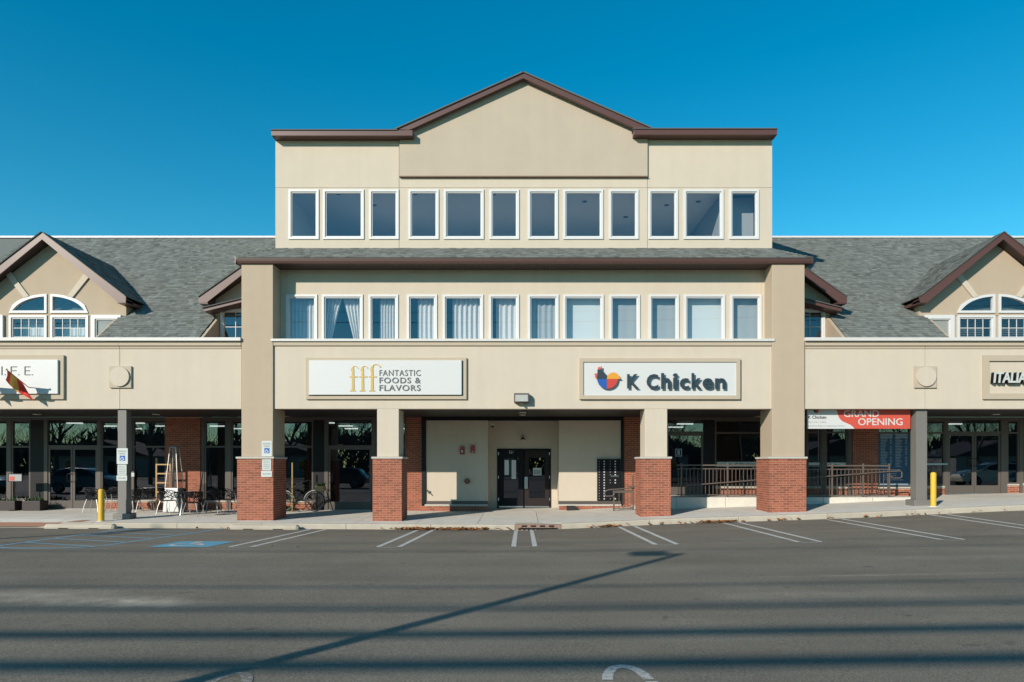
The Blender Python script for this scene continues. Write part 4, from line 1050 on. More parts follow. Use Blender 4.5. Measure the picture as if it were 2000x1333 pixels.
sign_plate(511, 861.5, 531, 891.8, 20.06, 'large wheelchair parking sign on the tan pier above its cap', 'big')
sign_plate(512, 897.5, 529.5, 919, 19.985, 'penalty text plate on the brick base of the left pier', 'text')
sign_plate(510, 920, 531, 932, 19.985, 'small lowest plate on the brick base of the left pier', 'small')

# ------------------------------------------------------------------ kerbside: wheel stops, storm drain, leaves
def wheel_stop(x0, x1, label):
    xm = (x0+x1)/2; y = -1.02; z = lot_z(xm, y)
    t = thing('wheel_stop', (xm, y, z), label, 'wheel stop', 'concrete wheel stops')
    slope = (lot_z(x1, y)-lot_z(x0, y))/(x1-x0)
    pr_ = [(-.11, 0), (-.11, .05), (-.075, .125), (.075, .125), (.11, .05), (.11, 0)]
    mb = MB(); xs2 = [x0, x0+.06, x0+.4, x0+.41, x0+.68, x0+.69, x1-.69, x1-.68, x1-.41, x1-.40, x1-.06, x1]
    L = []
    for i, x in enumerate(xs2):
        lift = .022 if i in (3, 4, 7, 8) else .0
        sh = .7 if i in (0, len(xs2)-1) else 1
        for a, b in pr_: L.append((x, y+a*sh, z+slope*(x-xm)+max(b*sh, lift)))
    for i in range(len(xs2)-1):
        for k in range(6): mb.f.append((i*6+k, i*6+(k+1)%6, (i+1)*6+(k+1)%6, (i+1)*6+k))
    mb.f += [tuple(range(6)), tuple(range(len(L)-6, len(L)))]; mb.v = L; mb.c = [None]*len(mb.f)
    mb.build('block', M['kerb'], t)
    for x in (x0+.3, x1-.3): MB().lathe([(.02,0),(.02,.008)], (x, y, z+slope*(x-xm)+.123), 8).build('anchor_pin', M['metal_dk'], t)
wheel_stop(-13.25, -11.32, 'concrete wheel stop in front of the left yellow bollard')
wheel_stop(-8.14, -6.22, 'concrete wheel stop in front of the left brick pier')
dr = thing('storm_drain', (.43, -.8, kerb_z(.4)), 'curb inlet storm drain with slots in front of the entrance', 'drain')
z = kerb_z(.4); tz = walk_z(.43, -.62)
mb = MB()
mb.box(-.215, 1.075, -.62, -.3, tz-.1, tz+.006)
mb.build('top_plate', M['kerb'], dr, bevel=.008)
mb = MB(); mb.box(-.215, 1.075, -.812, -.79, tz-.03, tz+.002); mb.box(-.215, -.13, -.812, -.79, z-.02, tz-.03); mb.box(.99, 1.075, -.812, -.79, z-.02, tz-.03)
mb.box(-.13, .99, -.811, -.79, z+.055, z+.075)
for k in range(5): mb.box(-.13+k*.255, -.03+k*.255, -.8115, -.79, z+.075, tz-.03)
mb.build('curb_plate', mat('rusty_iron', (.33,.22,.17), .85, var=.3, vscale=14), dr, fix=False)
MB().box(-.21, 1.07, -.79, -.62, z-.1, tz-.001).build('throat', M['black'], dr)
mb = MB(); mb.box(-.17, 1.03, -1.13, -.83, z-.004, z+.006)
mb.build('grate_frame', M['kerb'], dr)
for k in range(9): MB().box(-.11+k*.125, -.05+k*.125, -1.09, -.87, z+.003, z+.0085).build('grate_slot', M['black'], dr)
mb = MB()
def leaf(x, y, z, sc):
    a = random.uniform(0, 6.28); ti = random.uniform(-.7, .7); l = sc*random.uniform(.6, 1.2)
    u = Vector((math.cos(a), math.sin(a), ti*.6)).normalized()*l; v = Vector((-math.sin(a), math.cos(a), random.uniform(-.6,.6))).normalized()*l*.6
    p = Vector((x, y, z+l*.35)); c = random.random()
    mb.add([p-u, p-v*.7, p+u, p+v*.7+Vector((0,0,l*.3))], [(0,1,2,3)], c)
for cx_, n, sp in ((-3.0, 150, .38), (-2.3, 30, .3), (-1.75, 130, .30), (-1.2, 25, .3), (2.35, 60, .25), (5.2, 70, .28), (5.75, 45, .2), (7.4, 14, .3), (4.2, 12, .5), (-.6, 16, .5), (-7.5, 14, .8), (9.5, 10, 1), (12, 12, 1.2)):
    for k in range(n):
        x = random.gauss(cx_, sp); y = -.83-abs(random.gauss(0, .11)); leaf(x, y, lot_z(x, y)+random.uniform(0,.03), .075)
for k in range(70):
    x = random.uniform(-13, 13); y = random.uniform(-.5, 3.2)
    if -1.6 < x < 2.5 or random.random() < .25: leaf(x, y, walk_z(x, y), .03)
for k in range(14):
    x = random.uniform(-9, 12); y = random.uniform(-7, -1.5); leaf(x, y, lot_z(x, y), .03)
lv = mb.build('fallen_leaves', M['leaf'], fix=False, colors=True); tag(lv, 'dry brown fallen leaves along the curb and entrance paving', 'leaves', kind='stuff')

# ------------------------------------------------------------------ entrance fittings
def small(name, label, cat, parts, loc, group=None):
    t = thing(name, loc, label, cat, group)
    for n, mb, m in parts: mb.build(n, M[m], t)
    return t
def bw(px, py, off=0): p = W(px, py, DB-off); return p
small('fire_alarm', 'red strobe alarm with a white light on the shaded entrance wall', 'alarm', [('body', MB().pbox(898.5, 873, 907.5, 888, DB-.07, .07), 'redlens'), ('strobe', MB().pbox(900.8, 879.5, 904, 884.5, DB-.09, .02), 'platewhite')], bw(903, 888), 'alarms left of the doors')
small('fire_alarm', 'dark red horn box right of the strobe alarm on the shaded entrance wall', 'alarm', [('body', MB().pbox(919, 871, 927.5, 885.5, DB-.07, .07), 'redlens'), ('lamp', MB().pbox(921.8, 881.5, 924.6, 884.2, DB-.085, .015), 'platewhite')], bw(923, 886), 'alarms left of the doors')
c = bw(912.5, 940.5); small('hose_connection', 'round red-brown fire hose connection low on the entrance wall', 'pipe cap', [('flange', MB().disc_y(c.x, c.z, .10, YB-.03, YB, 18), 'brassbr'), ('cap', MB().disc_y(c.x, c.z, .07, YB-.12, YB-.03, 16), 'brassbr'), ('lug', MB().box(c.x-.11, c.x+.11, YB-.10, YB-.07, c.z-.015, c.z+.015), 'brassbr')], (c.x, YB, c.z-.1))
c = bw(837, 962); small('hose_bib', 'small dark garden tap at the left of the entrance wall', 'tap', [('spout', MB().tube([(c.x, YB, c.z+.02), (c.x, YB-.09, c.z+.02), (c.x+.05, YB-.13, c.z-.05)], .018, 8), 'metal_dk'), ('handle', MB().disc_y(c.x-.02, c.z+.06, .04, YB-.11, YB-.095, 10), 'metal_dk')], (c.x, YB, c.z-.05))
c = W(962, 832, 23.9); small('security_camera', 'white dome camera on the entrance side wall', 'camera', [('base', MB().lathe([(.06,.06),(.06,.0)], (c.x, c.y, c.z), 14), 'platewhite'), ('dome', MB().ball((c.x, c.y, c.z), .055, .055, .06), 'black')], c)
c = W(1021, 858, 24.7); small('wall_lamp', 'small bell shaped lamp above the entrance doors', 'lamp', [('arm', MB().tube([(c.x, YD, c.z+.12), (c.x, YD-.14, c.z+.12), (c.x, YD-.16, c.z+.05)], .014, 8), 'metal_dk'), ('shade', MB().lathe([(.025,.06),(.05,.03),(.10,-.02)], (c.x, YD-.16, c.z), 16), 'metal_dk'), ('bulb', MB().ball((c.x, YD-.16, c.z-.03), .045, .045, .05), 'platewhite')], (c.x, YD, c.z-.1))
# paper notice on the door
small('notice', 'white paper notice taped on the right entrance door', 'notice', [('sheet', MB().pbox(1041, 914.5, 1057.5, 929, DD-.012, .004), 'platewhite'), ('print', MB().pbox(1042.5, 918, 1056, 927.5, DD-.014, .0015), 'textgrey'), ('flower', MB().tube([W(1057, 918, DD-.02), W(1060, 910, DD-.02), W(1063, 906, DD-.02)], .006, 5), 'textgrey')], W(1049, 929, DD))
# mailboxes
mbx = thing('mailbox_unit', bw(1190, 980), 'black wall mailbox unit right of the entrance doors', 'mailbox')
MB().box(bx(1166), bx(1211.5), YB-.07, YB, bz(978), bz(897)).build('cabinet', M['black'], mbx, bevel=.006)
for r_i in range(15):
    for c_i in range(2):
        x0 = bx(1167+c_i*21.5); x1 = bx(1187.5+c_i*21.5); h = (bz(899)-bz(977))/15; z1 = bz(899)-r_i*h
        MB().box(x0+.008, x1-.008, YB-.08, YB-.068, z1-h+.006, z1-.006).build('mailbox_door', M['blackgloss'], mbx)
        if (c_i, r_i) not in ((1, 6), (1, 9), (1, 11), (1, 12), (1, 13), (1, 10)):
            MB().box(x0+.20, x0+.245, YB-.084, YB-.079, z1-h*.72, z1-h*.28).build('name_tag', M['platewhite'], mbx)
            MB().disc_y(x0+.05, z1-h/2, .012, YB-.084, YB-.079, 8).build('lock', M['platewhite'], mbx)
MB().box(bx(1192), bx(1208), YB-.10, YB-.08, bz(931.5), bz(929)).build('mail_slot', M['steel'], mbx)
small('doorstop', 'black rubber wedge lying on the paving by the right plinth', 'doorstop', [('wedge', MB().xprism([(YB-.35, 0+walk_z(1.75,3.2)), (YB-.12, walk_z(1.75,3.2)), (YB-.12, walk_z(1.75,3.2)+.15), (YB-.32, walk_z(1.75,3.2)+.12)], bx(1106), bx(1122)), 'rubber'), ('tail', MB().prism([(bx(1122), walk_z(1.8,3.2)), (bx(1131), walk_z(1.8,3.2)), (bx(1122), walk_z(1.8,3.2)+.14)], YB-.34, YB-.13), 'rubber')], (bx(1114), YB-.2, walk_z(1.7, 3.2)))

# ------------------------------------------------------------------ railings
def railing(label, xs_posts, y, zf, x0, x1, ztop, zsec, zbot, hand=None, ext=None, step=.122):
    xm = (x0+x1)/2; t = thing('railing', (xm, y, zf(xm)), label, 'railing', 'bronze railings by the ramp')
    for x in xs_posts: MB().box(x-.025, x+.025, y-.025, y+.025, zf(x), ztop+.06).build('post', M['railbr'], t, bevel=.004)
    MB().box(x0, x1, y-.02, y+.02, ztop-.03, ztop+.012).build('top_rail', M['railbr'], t)
    MB().box(x0, x1, y-.016, y+.016, zsec-.016, zsec+.016).build('mid_rail', M['railbr'], t)
    MB().box(x0, x1, y-.016, y+.016, zbot-.016, zbot+.016).build('bottom_rail', M['railbr'], t)
    n = int((x1-x0)/step)
    for i in range(n):
        x = x0+(x1-x0)*(i+.5)/n
        if min(abs(x-p) for p in xs_posts) > .045: MB().box(x-.009, x+.009, y-.009, y+.009, zbot+.016, zsec-.016).build('picket', M['railbr'], t)
    if hand: MB().tube([Vector(p) for p in hand], .021, 8).build('handrail', M['railbr'], t, smooth=True)
    return t
DRl = 22.3; yr = DRl-20; rx = lambda p: X_(p, DRl); rz = lambda q: Z_(q, DRl)
railing('bronze picket railing on the concrete ramp between the two right piers', [rx(1331), rx(1421), rx(1508)], yr, lambda x: RZ, rx(1322), rx(1545), rz(908.5), rz(916), rz(967), hand=[(rx(1340), yr-.07, rz(948)), (rx(1376), yr-.07, rz(945.8)), (rx(1500), yr-.07, rz(936)), (rx(1545), yr-.07, rz(934))])
railing('bronze picket railing right of the tall pier, under the red banner', [rx(1550), rx(1625), rx(1685.5), rx(1736.5)], yr, lambda x: RZ, rx(1548), rx(1737), rz(909.5), rz(917), rz(968), hand=[(rx(1552), yr-.07, rz(934.5)), (rx(1625), yr-.07, rz(930)), (rx(1737), yr-.07, rz(921)), (rx(1756), yr-.07, rz(920)), (rx(1759), yr-.07, rz(923)), (rx(1759), yr-.07, rz(932)), (rx(1755), yr-.07, rz(934)), (rx(1741), yr-.07, rz(934)), (rx(1738), yr-.07, rz(930))])
lowz = walk_z(3.2, yr)
railing('short bronze stair railing left of the right entrance column', [rx(1199), rx(1236.5)], yr, lambda x: walk_z(x, yr), rx(1197), rx(1237), rz(959), rz(962), lowz+.07, hand=[(rx(1199), yr-.06, rz(966)), (rx(1196), yr-.06, rz(969)), (rx(1184), yr-.06, rz(969.5)), (rx(1180.5), yr-.06, rz(965)), (rx(1181.5), yr-.06, rz(959.5)), (rx(1188), yr-.06, rz(957)), (rx(1216), yr-.06, rz(955)), (rx(1236), yr-.06, rz(952)), (rx(1262), yr-.06, rz(938))], step=.13)
MB().box(rx(1236.5)-.025, rx(1236.5)+.025, yr-.02, yr+.03, rz(960), rz(929)).build('post', M['railbr'], bpy.data.objects['railing.002'])

# ------------------------------------------------------------------ window decals, posters on the right shop
def decal(px0, py0, px1, py1, label, txt=True):
    D = DB+.006; t = thing('window_decal', W((px0+px1)/2, py1, D), label, 'decal', 'pale window decals')
    MB().pbox(px0, py0, px1, py1, D, .003).build('band', M['platewhite'], t)
    MB().pprism([(px0+(px1-px0)*.28, py0+3), (px0+(px1-px0)*.34, py0+4.5), (px0+(px1-px0)*.31, py0+7)], D-.002, .002).build('emblem', M['navy'], t)
    text_mb('K Chicken', px0+(px1-px0)*.42, py0+2.2, px0+(px1-px0)*.84, py0+7.6, D-.003, .002, bold=.02).build('lettering', M['navy'], t, fix=False)
decal(1400, 902.5, 1486, 912, 'pale lettered band on the shop glass left of the tall right pier')
decal(1578, 904, 1654, 911.5, 'pale lettered band on the shop glass under the banner')
mp_ = thing('menu_poster', W(1746, 951, DB-.01), 'tall blue menu poster in the window beside the brick pillar', 'poster')
MB().pbox(1716, 846, 1776.5, 951, DB-.016, .005).build('sheet', M['posterblue'], mp_)
rp = random.Random(4)
for cxp, wxp in ((1719, 25), (1748, 26)):
    for k in range(22):
        y = 848+k*3.0
        if k < 3: MB().pbox(cxp+rp.uniform(0,2), y, cxp+wxp-rp.uniform(0,3), y+2.0, DB-.02, .003).build('print', M['posterlt'], mp_); continue
        a = cxp+1; b = cxp+rp.uniform(9, 15)
        MB().pbox(a, y, b, y+1.2, DB-.02, .003).build('print', M['posterlt'], mp_)
        if k % 7: MB().pbox(cxp+wxp-6, y, cxp+wxp-2, y+1.2, DB-.02, .003).build('print', M['posterlt'], mp_)
for k in range(6): MB().pbox(1722+rp.uniform(0,6), 917+k*4, 1752+rp.uniform(-6,18), 918.4+k*4, DB-.02, .003).build('print', M['posterlt'], mp_)
MB().pbox(1719, 944, 1774, 947.5, DB-.02, .003).build('print', M['posterlt'], mp_)
text_mb('open', 1413, 854.5, 1436, 861.5, DB+.15, .01, bold=.01).build('open_sign', M['textgrey']); tag(bpy.data.objects['open_sign'], 'unlit open lettering behind the right shop glass', 'sign')
nt_ = thing('notice', W(1325, 892, DB-.02), 'square outlined sticker on the shop door behind the right entrance column', 'notice')
mb = MB(); D = DB-.014; ring(mb, X_(1319,D), X_(1332,D), Z_(892,D), Z_(877,D), D-20, D-20+.002, .03); mb.build('outline', M['posterlt'], nt_, fix=False); MB().pbox(1323, 880, 1328, 889, D, .002).build('print', M['posterlt'], nt_)
for (a, b, c, d, mm, lab) in ((1819, 879, 1827, 888, 'platewhite', 'small white card in the window behind the right steel post'), (1825, 889, 1840, 903, 'posterblue', 'small blue poster in the window behind the right bollard'), (1920, 862, 1936, 868, 'red', 'red printed flyer on the right shop double door')):
    t = thing('notice', W((a+c)/2, d, DB), lab, 'notice'); MB().pbox(a, b, c, d, DB+.06, .003).build('sheet', M[mm], t); MB().pbox(a+1.5, b+2, c-1.5, b+3.2, DB+.056, .002).build('print', M['textgrey'], t)
MB().pbox(1801, 905.5, 1851, 908.5, DB-.06, .03).build('push_bar', M['steel'], rwg)
# ------------------------------------------------------------------ patio furniture on the left
def shell_pt(a, h):           # woven bucket chair: a round the back (-110..110 deg), h 0..1
    r = .235+.035*h; return Vector((r*math.sin(a), r*math.cos(a)*.95, .44+.34*h*(1-.22*(abs(a)/1.9)**2)))
def make_chair():
    t = thing('patio_chair', (0,0,0), 'x', 'chair', 'black woven patio chairs')
    st = MB(); rnd = random.Random(11)
    for k in range(75):
        a = rnd.uniform(-1.9, 1.7); h = rnd.uniform(0, .75); b = a+rnd.uniform(-.7, .7); g = min(1, h+rnd.uniform(.15, .5))
        st.tube([shell_pt(a+(b-a)*i/3, h+(g-h)*i/3) for i in range(4)], .0105, 4, cap=False)
    st.tube([shell_pt(a, 1) for a in frange(-1.95, 1.95, 16)], .012, 5)
    st.tube([shell_pt(a, 0) for a in frange(-1.95, 1.95, 16)], .010, 5)
    st.build('backrest', M['black'], t, smooth=True)
    se = MB(); se.lathe([(.0,.435), (.22,.425), (.245,.44), (.22,.452), (.0,.445)], (0,0,0), 18); se.build('seat', M['black'], t, smooth=True)
    for sx in (-1, 1):
        for sy in (-1, 1): MB().tube([(sx*.16, sy*.15, .43), (sx*.20, sy*.20, .25), (sx*.24, sy*.24, .0)], .011, 6).build('leg', M['silver'], t, smooth=True)
    return t
def make_table():
    t = thing('patio_table', (0,0,0), 'x', 'table', 'black round patio tables')
    MB().lathe([(.0,.70), (.42,.70), (.44,.715), (.42,.73), (.0,.73)], (0,0,0), 28).build('table_top', M['black'], t, smooth=True)
    ap = MB(); rnd = random.Random(5)
    for k in range(60):
        a = rnd.uniform(0, 6.28); b = a+rnd.uniform(-.3, .3)
        ap.tube([Vector((.40*math.cos(a), .40*math.sin(a), .70)), Vector((.385*math.cos(b), .385*math.sin(b), .56))], .006, 4, cap=False)
    ap.tube([(.385*math.cos(a), .385*math.sin(a), .555) for a in frange(0, 6.283, 24)[:-1]], .008, 5, closed=True)
    ap.build('apron', M['black'], t)
    for k in range(4):
        a = R(45+90*k); MB().tube([(.33*math.cos(a), .33*math.sin(a), .70), (.26*math.cos(a), .26*math.sin(a), .4), (.36*math.cos(a), .36*math.sin(a), 0)], .014, 6).build('leg', M['silver'], t, smooth=True)
    return t
ch0 = make_chair(); tb0 = make_table(); first = {'c': True, 't': True}
def put(kind, px, D, rot, label):
    src = ch0 if kind == 'c' else tb0
    o = src if first[kind] else copy_tree(src); first[kind] = False
    x = X_(px, D); y = D-20; o.location = (x, y, walk_z(x, y)); o.rotation_euler = (0, 0, R(rot)); o['label'] = label
put('t', 226, 22.4, 10, 'round black patio table half hidden behind the left steel post')
put('t', 368, 21.7, 30, 'round black patio table in front of the pyramid heater')
put('t', 478, 22.2, 0, 'round patio table mostly hidden by the left brick pier')
put('c', 184, 22.5, 95, 'black woven chair beside the left yellow bollard')
put('c', 258, 22.0, -100, 'black woven chair just right of the left steel post')
put('c', 284, 22.7, 200, 'black woven chair in front of the ladder shelf')
put('c', 328, 21.9, 80, 'black woven chair at the left side of the heater')
put('c', 346, 22.6, 10, 'black woven chair pushed against the heater base')
put('c', 378, 21.1, 180, 'black woven chair nearest the curb, back to the car park')
put('c', 414, 22.3, -80, 'black woven chair right of the front patio table')
put('c', 443, 22.5, 60, 'black woven chair close to the left brick pier')
put('c', 214, 23.0, 20, 'black woven chair behind the table at the steel post')
# pyramid patio heater
hx, hD = X_(341, 22.6), 22.6; hy = hD-20; hz_ = walk_z(hx, hy)
ht = thing('patio_heater', (hx, hy, hz_), 'silver pyramid patio heater by the brick pillar', 'heater')
def frus(w0, w1, z0, z1):
    mb = MB(); mb.add([(hx-w0,hy-w0,hz_+z0),(hx+w0,hy-w0,hz_+z0),(hx+w0,hy+w0,hz_+z0),(hx-w0,hy+w0,hz_+z0),(hx-w1,hy-w1,hz_+z1),(hx+w1,hy-w1,hz_+z1),(hx+w1,hy+w1,hz_+z1),(hx-w1,hy+w1,hz_+z1)], [(0,3,2,1),(4,5,6,7),(0,1,5,4),(1,2,6,5),(2,3,7,6),(3,0,4,7)]); return mb
frus(.26, .215, .02, .80).build('base', M['silver'], ht, bevel=.01)
for sx in (-1, 1):
    for sy in (-1, 1): MB().tube([(hx+sx*.205, hy+sy*.205, hz_+.80), (hx+sx*.10, hy+sy*.10, hz_+2.14)], .014, 5).build('corner_post', M['silver'], ht)
frus(.115, .10, 2.13, 2.17).build('top_cap', M['silver'], ht, bevel=.006)
MB().lathe([(.05,.80), (.05,2.13)], (hx, hy, hz_), 12).build('flame_tube', M['glass'], ht)
frus(.205, .16, .805, 1.36).build('guard', glass('heater_mesh', (.72,.72,.70), 1.3, .8, .3), ht)
# ladder shelf
lx0, lx1, lD = X_(306, 23.1), X_(333, 23.1), 23.1; ly = lD-20; lz = walk_z(lx0, ly)
ld = thing('ladder', ((lx0+lx1)/2, ly, lz), 'pale wooden ladder leaning beside the brick pillar', 'ladder')
for x in (lx0, lx1): MB().box(x-.022, x+.022, ly-.03, ly+.03, lz+.02, lz+1.78).build('rail', M['wood'], ld, bevel=.004)
for k in range(5): MB().box(lx0+.022, lx1-.022, ly-.028, ly+.028, lz+.30+k*.31, lz+.345+k*.31).build('rung', M['wood'], ld, bevel=.004)
# menu stand, planters at far left
ms_x, msD = X_(30, 23.0), 23.0; msz = walk_z(ms_x, 3)
ms = thing('menu_stand', (ms_x, 3, msz), 'small framed menu on a stand at the left edge', 'menu stand')
MB().tube([(ms_x-.02, 3, msz), (ms_x-.02, 3, msz+1.0)], .016, 8).build('pole', M['black'], ms)
MB().lathe([(.17,0),(.17,.02),(.03,.04)], (ms_x-.02, 3, msz), 16).build('foot', M['black'], ms)
MB().pbox(16, 925.5, 43.5, 941.5, 22.93, .03).build('frame', M['black'], ms, bevel=.004)
MB().pbox(17.5, 927, 42, 940, 22.922, .006).build('sheet', M['sheer'], ms)
MB().pbox(18.5, 931, 28, 939, 22.916, .004).build('print', M['coral'], ms)
def planter(p0, p1, label, seed):
    D = 23.0; x0, x1 = X_(p0,D), X_(p1,D); z = walk_z((x0+x1)/2, 3)
    t = thing('planter', ((x0+x1)/2, 3.1, z), label, 'planter', 'dark planter boxes at the left shop')
    MB().box(x0, x1, 2.9, 3.3, z, z+.33).build('box', mat('dark_planter', (.035,.022,.022), .6), t, bevel=.012)
    rnd = random.Random(seed); mb = MB()
    for k in range(90):
        p = Vector((rnd.uniform(x0+.05, x1-.05), rnd.uniform(2.95, 3.25), z+.33)); a = rnd.uniform(0, 6.28); l = rnd.uniform(.06, .18)
        q = p+Vector((math.cos(a)*l*.7, math.sin(a)*l*.7, l)); w = Vector((-math.sin(a), math.cos(a), 0))*.018
        mb.add([p-w, p+w, q], [(0,1,2)])
    mb.build('foliage', M['plant'], t, fix=False)
planter(-20, 33, 'long dark planter at the far left edge', 1)
planter(47, 82, 'short dark planter left of the double shop door', 2)
# card reader on a slim post right of the door
cr = thing('card_reader', W(260, 1000, 23.4), 'slim post with a small pale box beside the left shop window', 'card reader')
MB().pbox(257.8, 920, 261.3, 985, DB-.07, .03).build('pole', M['mullion'], cr)
MB().pbox(255, 924, 262, 931.5, DB-.10, .04).build('box', M['platewhite'], cr, bevel=.006)
# bicycle with flower box, partly behind the left pier
bxw, bD = X_(615, 23.0), 23.0; by_ = 3.0; bz_ = walk_z(bxw, by_)
bk = thing('bicycle', (bxw-.5, by_, bz_), 'dark bicycle with a wooden flower box parked behind the left pier', 'bicycle')
def wheel(cx_):
    w = MB().tube([(cx_+.33*math.cos(a), by_, bz_+.35+.33*math.sin(a)) for a in frange(0, 6.2832, 28)[:-1]], .018, 6, closed=True).build('wheel', M['tyre'], bk, smooth=True)
    MB().tube([(cx_+.305*math.cos(a), by_, bz_+.35+.305*math.sin(a)) for a in frange(0, 6.2832, 28)[:-1]], .010, 5, closed=True).build('rim', M['steel'], w)
    mb = MB()
    for k in range(14):
        a = R(k*360/14); mb.tube([(cx_+.02*math.cos(a), by_+(.02 if k%2 else -.02), bz_+.35+.02*math.sin(a)), (cx_+.3*math.cos(a), by_, bz_+.35+.3*math.sin(a))], .0025, 3)
    mb.build('spokes', M['steel'], w); MB().tube([(cx_, by_-.04, bz_+.35), (cx_, by_+.04, bz_+.35)], .022, 8).build('hub', M['steel'], w)
    MB().tube([(cx_+.37*math.cos(a), by_, bz_+.35+.37*math.sin(a)) for a in frange(R(10), R(170), 12)], .016, 5).build('mudguard', M['silver'], bk)
wheel(bxw); wheel(bxw-1.05)
for nm, pts, r in (('frame', [(bxw-1.05, .35), (bxw-.62, .32), (bxw-.15, .78), (bxw-.72, .72), (bxw-.62, .32)], .017), ('seat_stay', [(bxw-1.05, .35), (bxw-.72, .72), (bxw-.75, .90)], .012), ('fork', [(bxw, .35), (bxw-.13, .72), (bxw-.18, .98)], .014), ('handlebar', [(bxw-.18, .98), (bxw-.10, 1.03), (bxw-.24, 1.06), (bxw-.34, 1.02)], .013), ('crank', [(bxw-.62, .32), (bxw-.52, .20)], .012)):
    MB().tube([(a, by_+(.03 if nm == 'crank' else 0), bz_+b) for a, b in pts], r, 6).build(nm, M['black'], bk, smooth=True)
MB().ball((bxw-.76, by_, bz_+.93), .13, .07, .035).build('saddle', M['black'], bk, smooth=True)
MB().box(bxw+.05, bxw+.33, by_-.14, by_+.14, bz_+.70, bz_+.87).build('flower_box', M['wood'], bk, bevel=.006)
mb = MB(); rnd = random.Random(8)
for k in range(60):
    p = Vector((rnd.uniform(bxw+.07, bxw+.31), rnd.uniform(by_-.12, by_+.12), bz_+.87)); a = rnd.uniform(0, 6.28); l = rnd.uniform(.05, .16)
    q = p+Vector((math.cos(a)*l*.6, math.sin(a)*l*.6, l)); w = Vector((-math.sin(a), math.cos(a), 0))*.02; mb.add([p-w, p+w, q], [(0,1,2)])
mb.build('flowers', M['plant'], bk, fix=False)
sp = thing('planter', (X_(570,22.8), 2.8, walk_z(-7.7,2.8)), 'slim upright shrub on a cane behind the left pier', 'plant')
MB().tube([(X_(571,22.8), 2.8, walk_z(-7.7,2.8)), (X_(571,22.8), 2.8, 1.72)], .022, 6).build('cane', M['wood'], sp)
mb = MB(); rnd = random.Random(9)
for k in range(260):
    p = Vector((X_(571,22.8)+rnd.gauss(0,.13), 2.8+rnd.gauss(0,.1), walk_z(-7.7,2.8)+abs(rnd.gauss(.35,.3)))); a = rnd.uniform(0,6.28); l = .06; u = Vector((math.cos(a), math.sin(a), rnd.uniform(-.5,.8)))*l; v = Vector((-math.sin(a), math.cos(a), 0))*l*.4
    mb.add([p-v, p+u, p+v], [(0,1,2)])
mb.build('foliage', M['plant'], sp, fix=False)

# ------------------------------------------------------------------ curtains and blinds
def drape(px0, px1, ztop, zbot, D, label, kind='curtain', m='curtain', lean=0, folds=6, amp=.03, top=None):
    x0, x1 = X_(px0,D), X_(px1,D); y = D-20
    t = MB(); n = folds*6; rows = 8; L = []
    for j in range(rows+1):
        v = j/rows; z = ztop+(zbot-ztop)*v
        for i in range(n+1):
            u = i/n
            if lean:                               # tied drape: gathered towards one side
                g = 1-.62*min(1, v/.95)**1.0
                x = (x0+(x1-x0)*u*g) if lean < 0 else (x1-(x1-x0)*(1-u)*g)
            else: x = x0+(x1-x0)*u
            L.append((x, y+amp*math.sin(u*folds*6.283+.6*math.sin(3*v)), z))
    t.add(L, [(j*(n+1)+i, j*(n+1)+i+1, (j+1)*(n+1)+i+1, (j+1)*(n+1)+i) for j in range(rows) for i in range(n)])
    o = t.build('curtain' if kind == 'curtain' else 'blind', M[m], fix=False, smooth=True)
    tag(o, label, kind, 'window coverings on the second floor'); return o
DC = 20.98; zt_, zb_ = Z_(582, DC), ZS2
drape(602, 622, Z_(586,DC), zb_, DC, 'narrow pale curtain at the right of the leftmost second floor window', folds=3)
drape(566, 602, zt_, zb_, DC+.05, 'grey sheer across the leftmost second floor window', m='sheer', folds=5, amp=.015)
drape(630, 668, zt_, zb_, DC, 'pale drape drawn to the left in the second window from the left', lean=-1, folds=5)
drape(670, 708, zt_, zb_, DC, 'pale drape drawn to the right in the second window from the left', lean=1, folds=5)
drape(742, 776, zt_, zb_, DC, 'pale pleated curtain on the right of the third window from the left', folds=6)
drape(816, 852, zt_, zb_, DC, 'pale curtain on the right half of the fourth window from the left', folds=4)
drape(884, 942, zt_, zb_, DC, 'wide pale curtain in the fifth window from the left', folds=6, amp=.04)
drape(969, 1012, zt_, zb_, DC, 'pale curtain on the right of the sixth window from the left', folds=4)
drape(1033, 1090, zt_, zb_, DC, 'grey sheer filling the seventh window from the left', m='sheer', folds=5, amp=.02)
drape(1104, 1178, zt_, zb_, DC, 'white flat blind in the eighth window from the left', 'blind', 'blind', folds=1, amp=.003)
drape(1194, 1249, zt_, zb_, DC, 'grey flat blind in the ninth window from the left', 'blind', 'sheer', folds=2, amp=.006)
drape(1270, 1325, zt_, zb_, DC, 'grey blind in the third window from the right', 'blind', 'sheer', folds=2, amp=.006)
drape(1339, 1415, zt_, zb_, DC, 'bright white blind in the second window from the right', 'blind', 'blind', folds=1, amp=.003)
drape(1429, 1486, zt_, zb_, DC, 'grey blind in the rightmost second floor window', 'blind', 'sheer', folds=2, amp=.006)
for s, side in ((-1, 'left'), (1, 'right')):
    for q, which in ((-1, 'outer'), (1, 'inner')):
        cxw = s*(14.99-q*.655); mb = MB(); zhi, zlo = 6.30, 5.0
        k = 0; z = zhi
        if s < 0:
            n = 24; L = [(cxw+(-.5+i/n)*.92, 1.98+.012*math.sin(i*1.7), zz) for zz in (zhi, zlo) for i in range(n+1)]
            mb.add(L, [(i, i+1, n+2+i, n+1+i) for i in range(n)])
        else:
            while z > zlo: mb.box(cxw-.5, cxw+.5, 1.95, 1.985, z-.018, z-.014); z -= .055
        o = mb.build('blind', M['blind'], fix=False); tag(o, ('white curtain' if s < 0 else 'white slatted blind')+' in the %s square window of the %s dormer' % (which, side), 'blind', 'dormer window coverings')

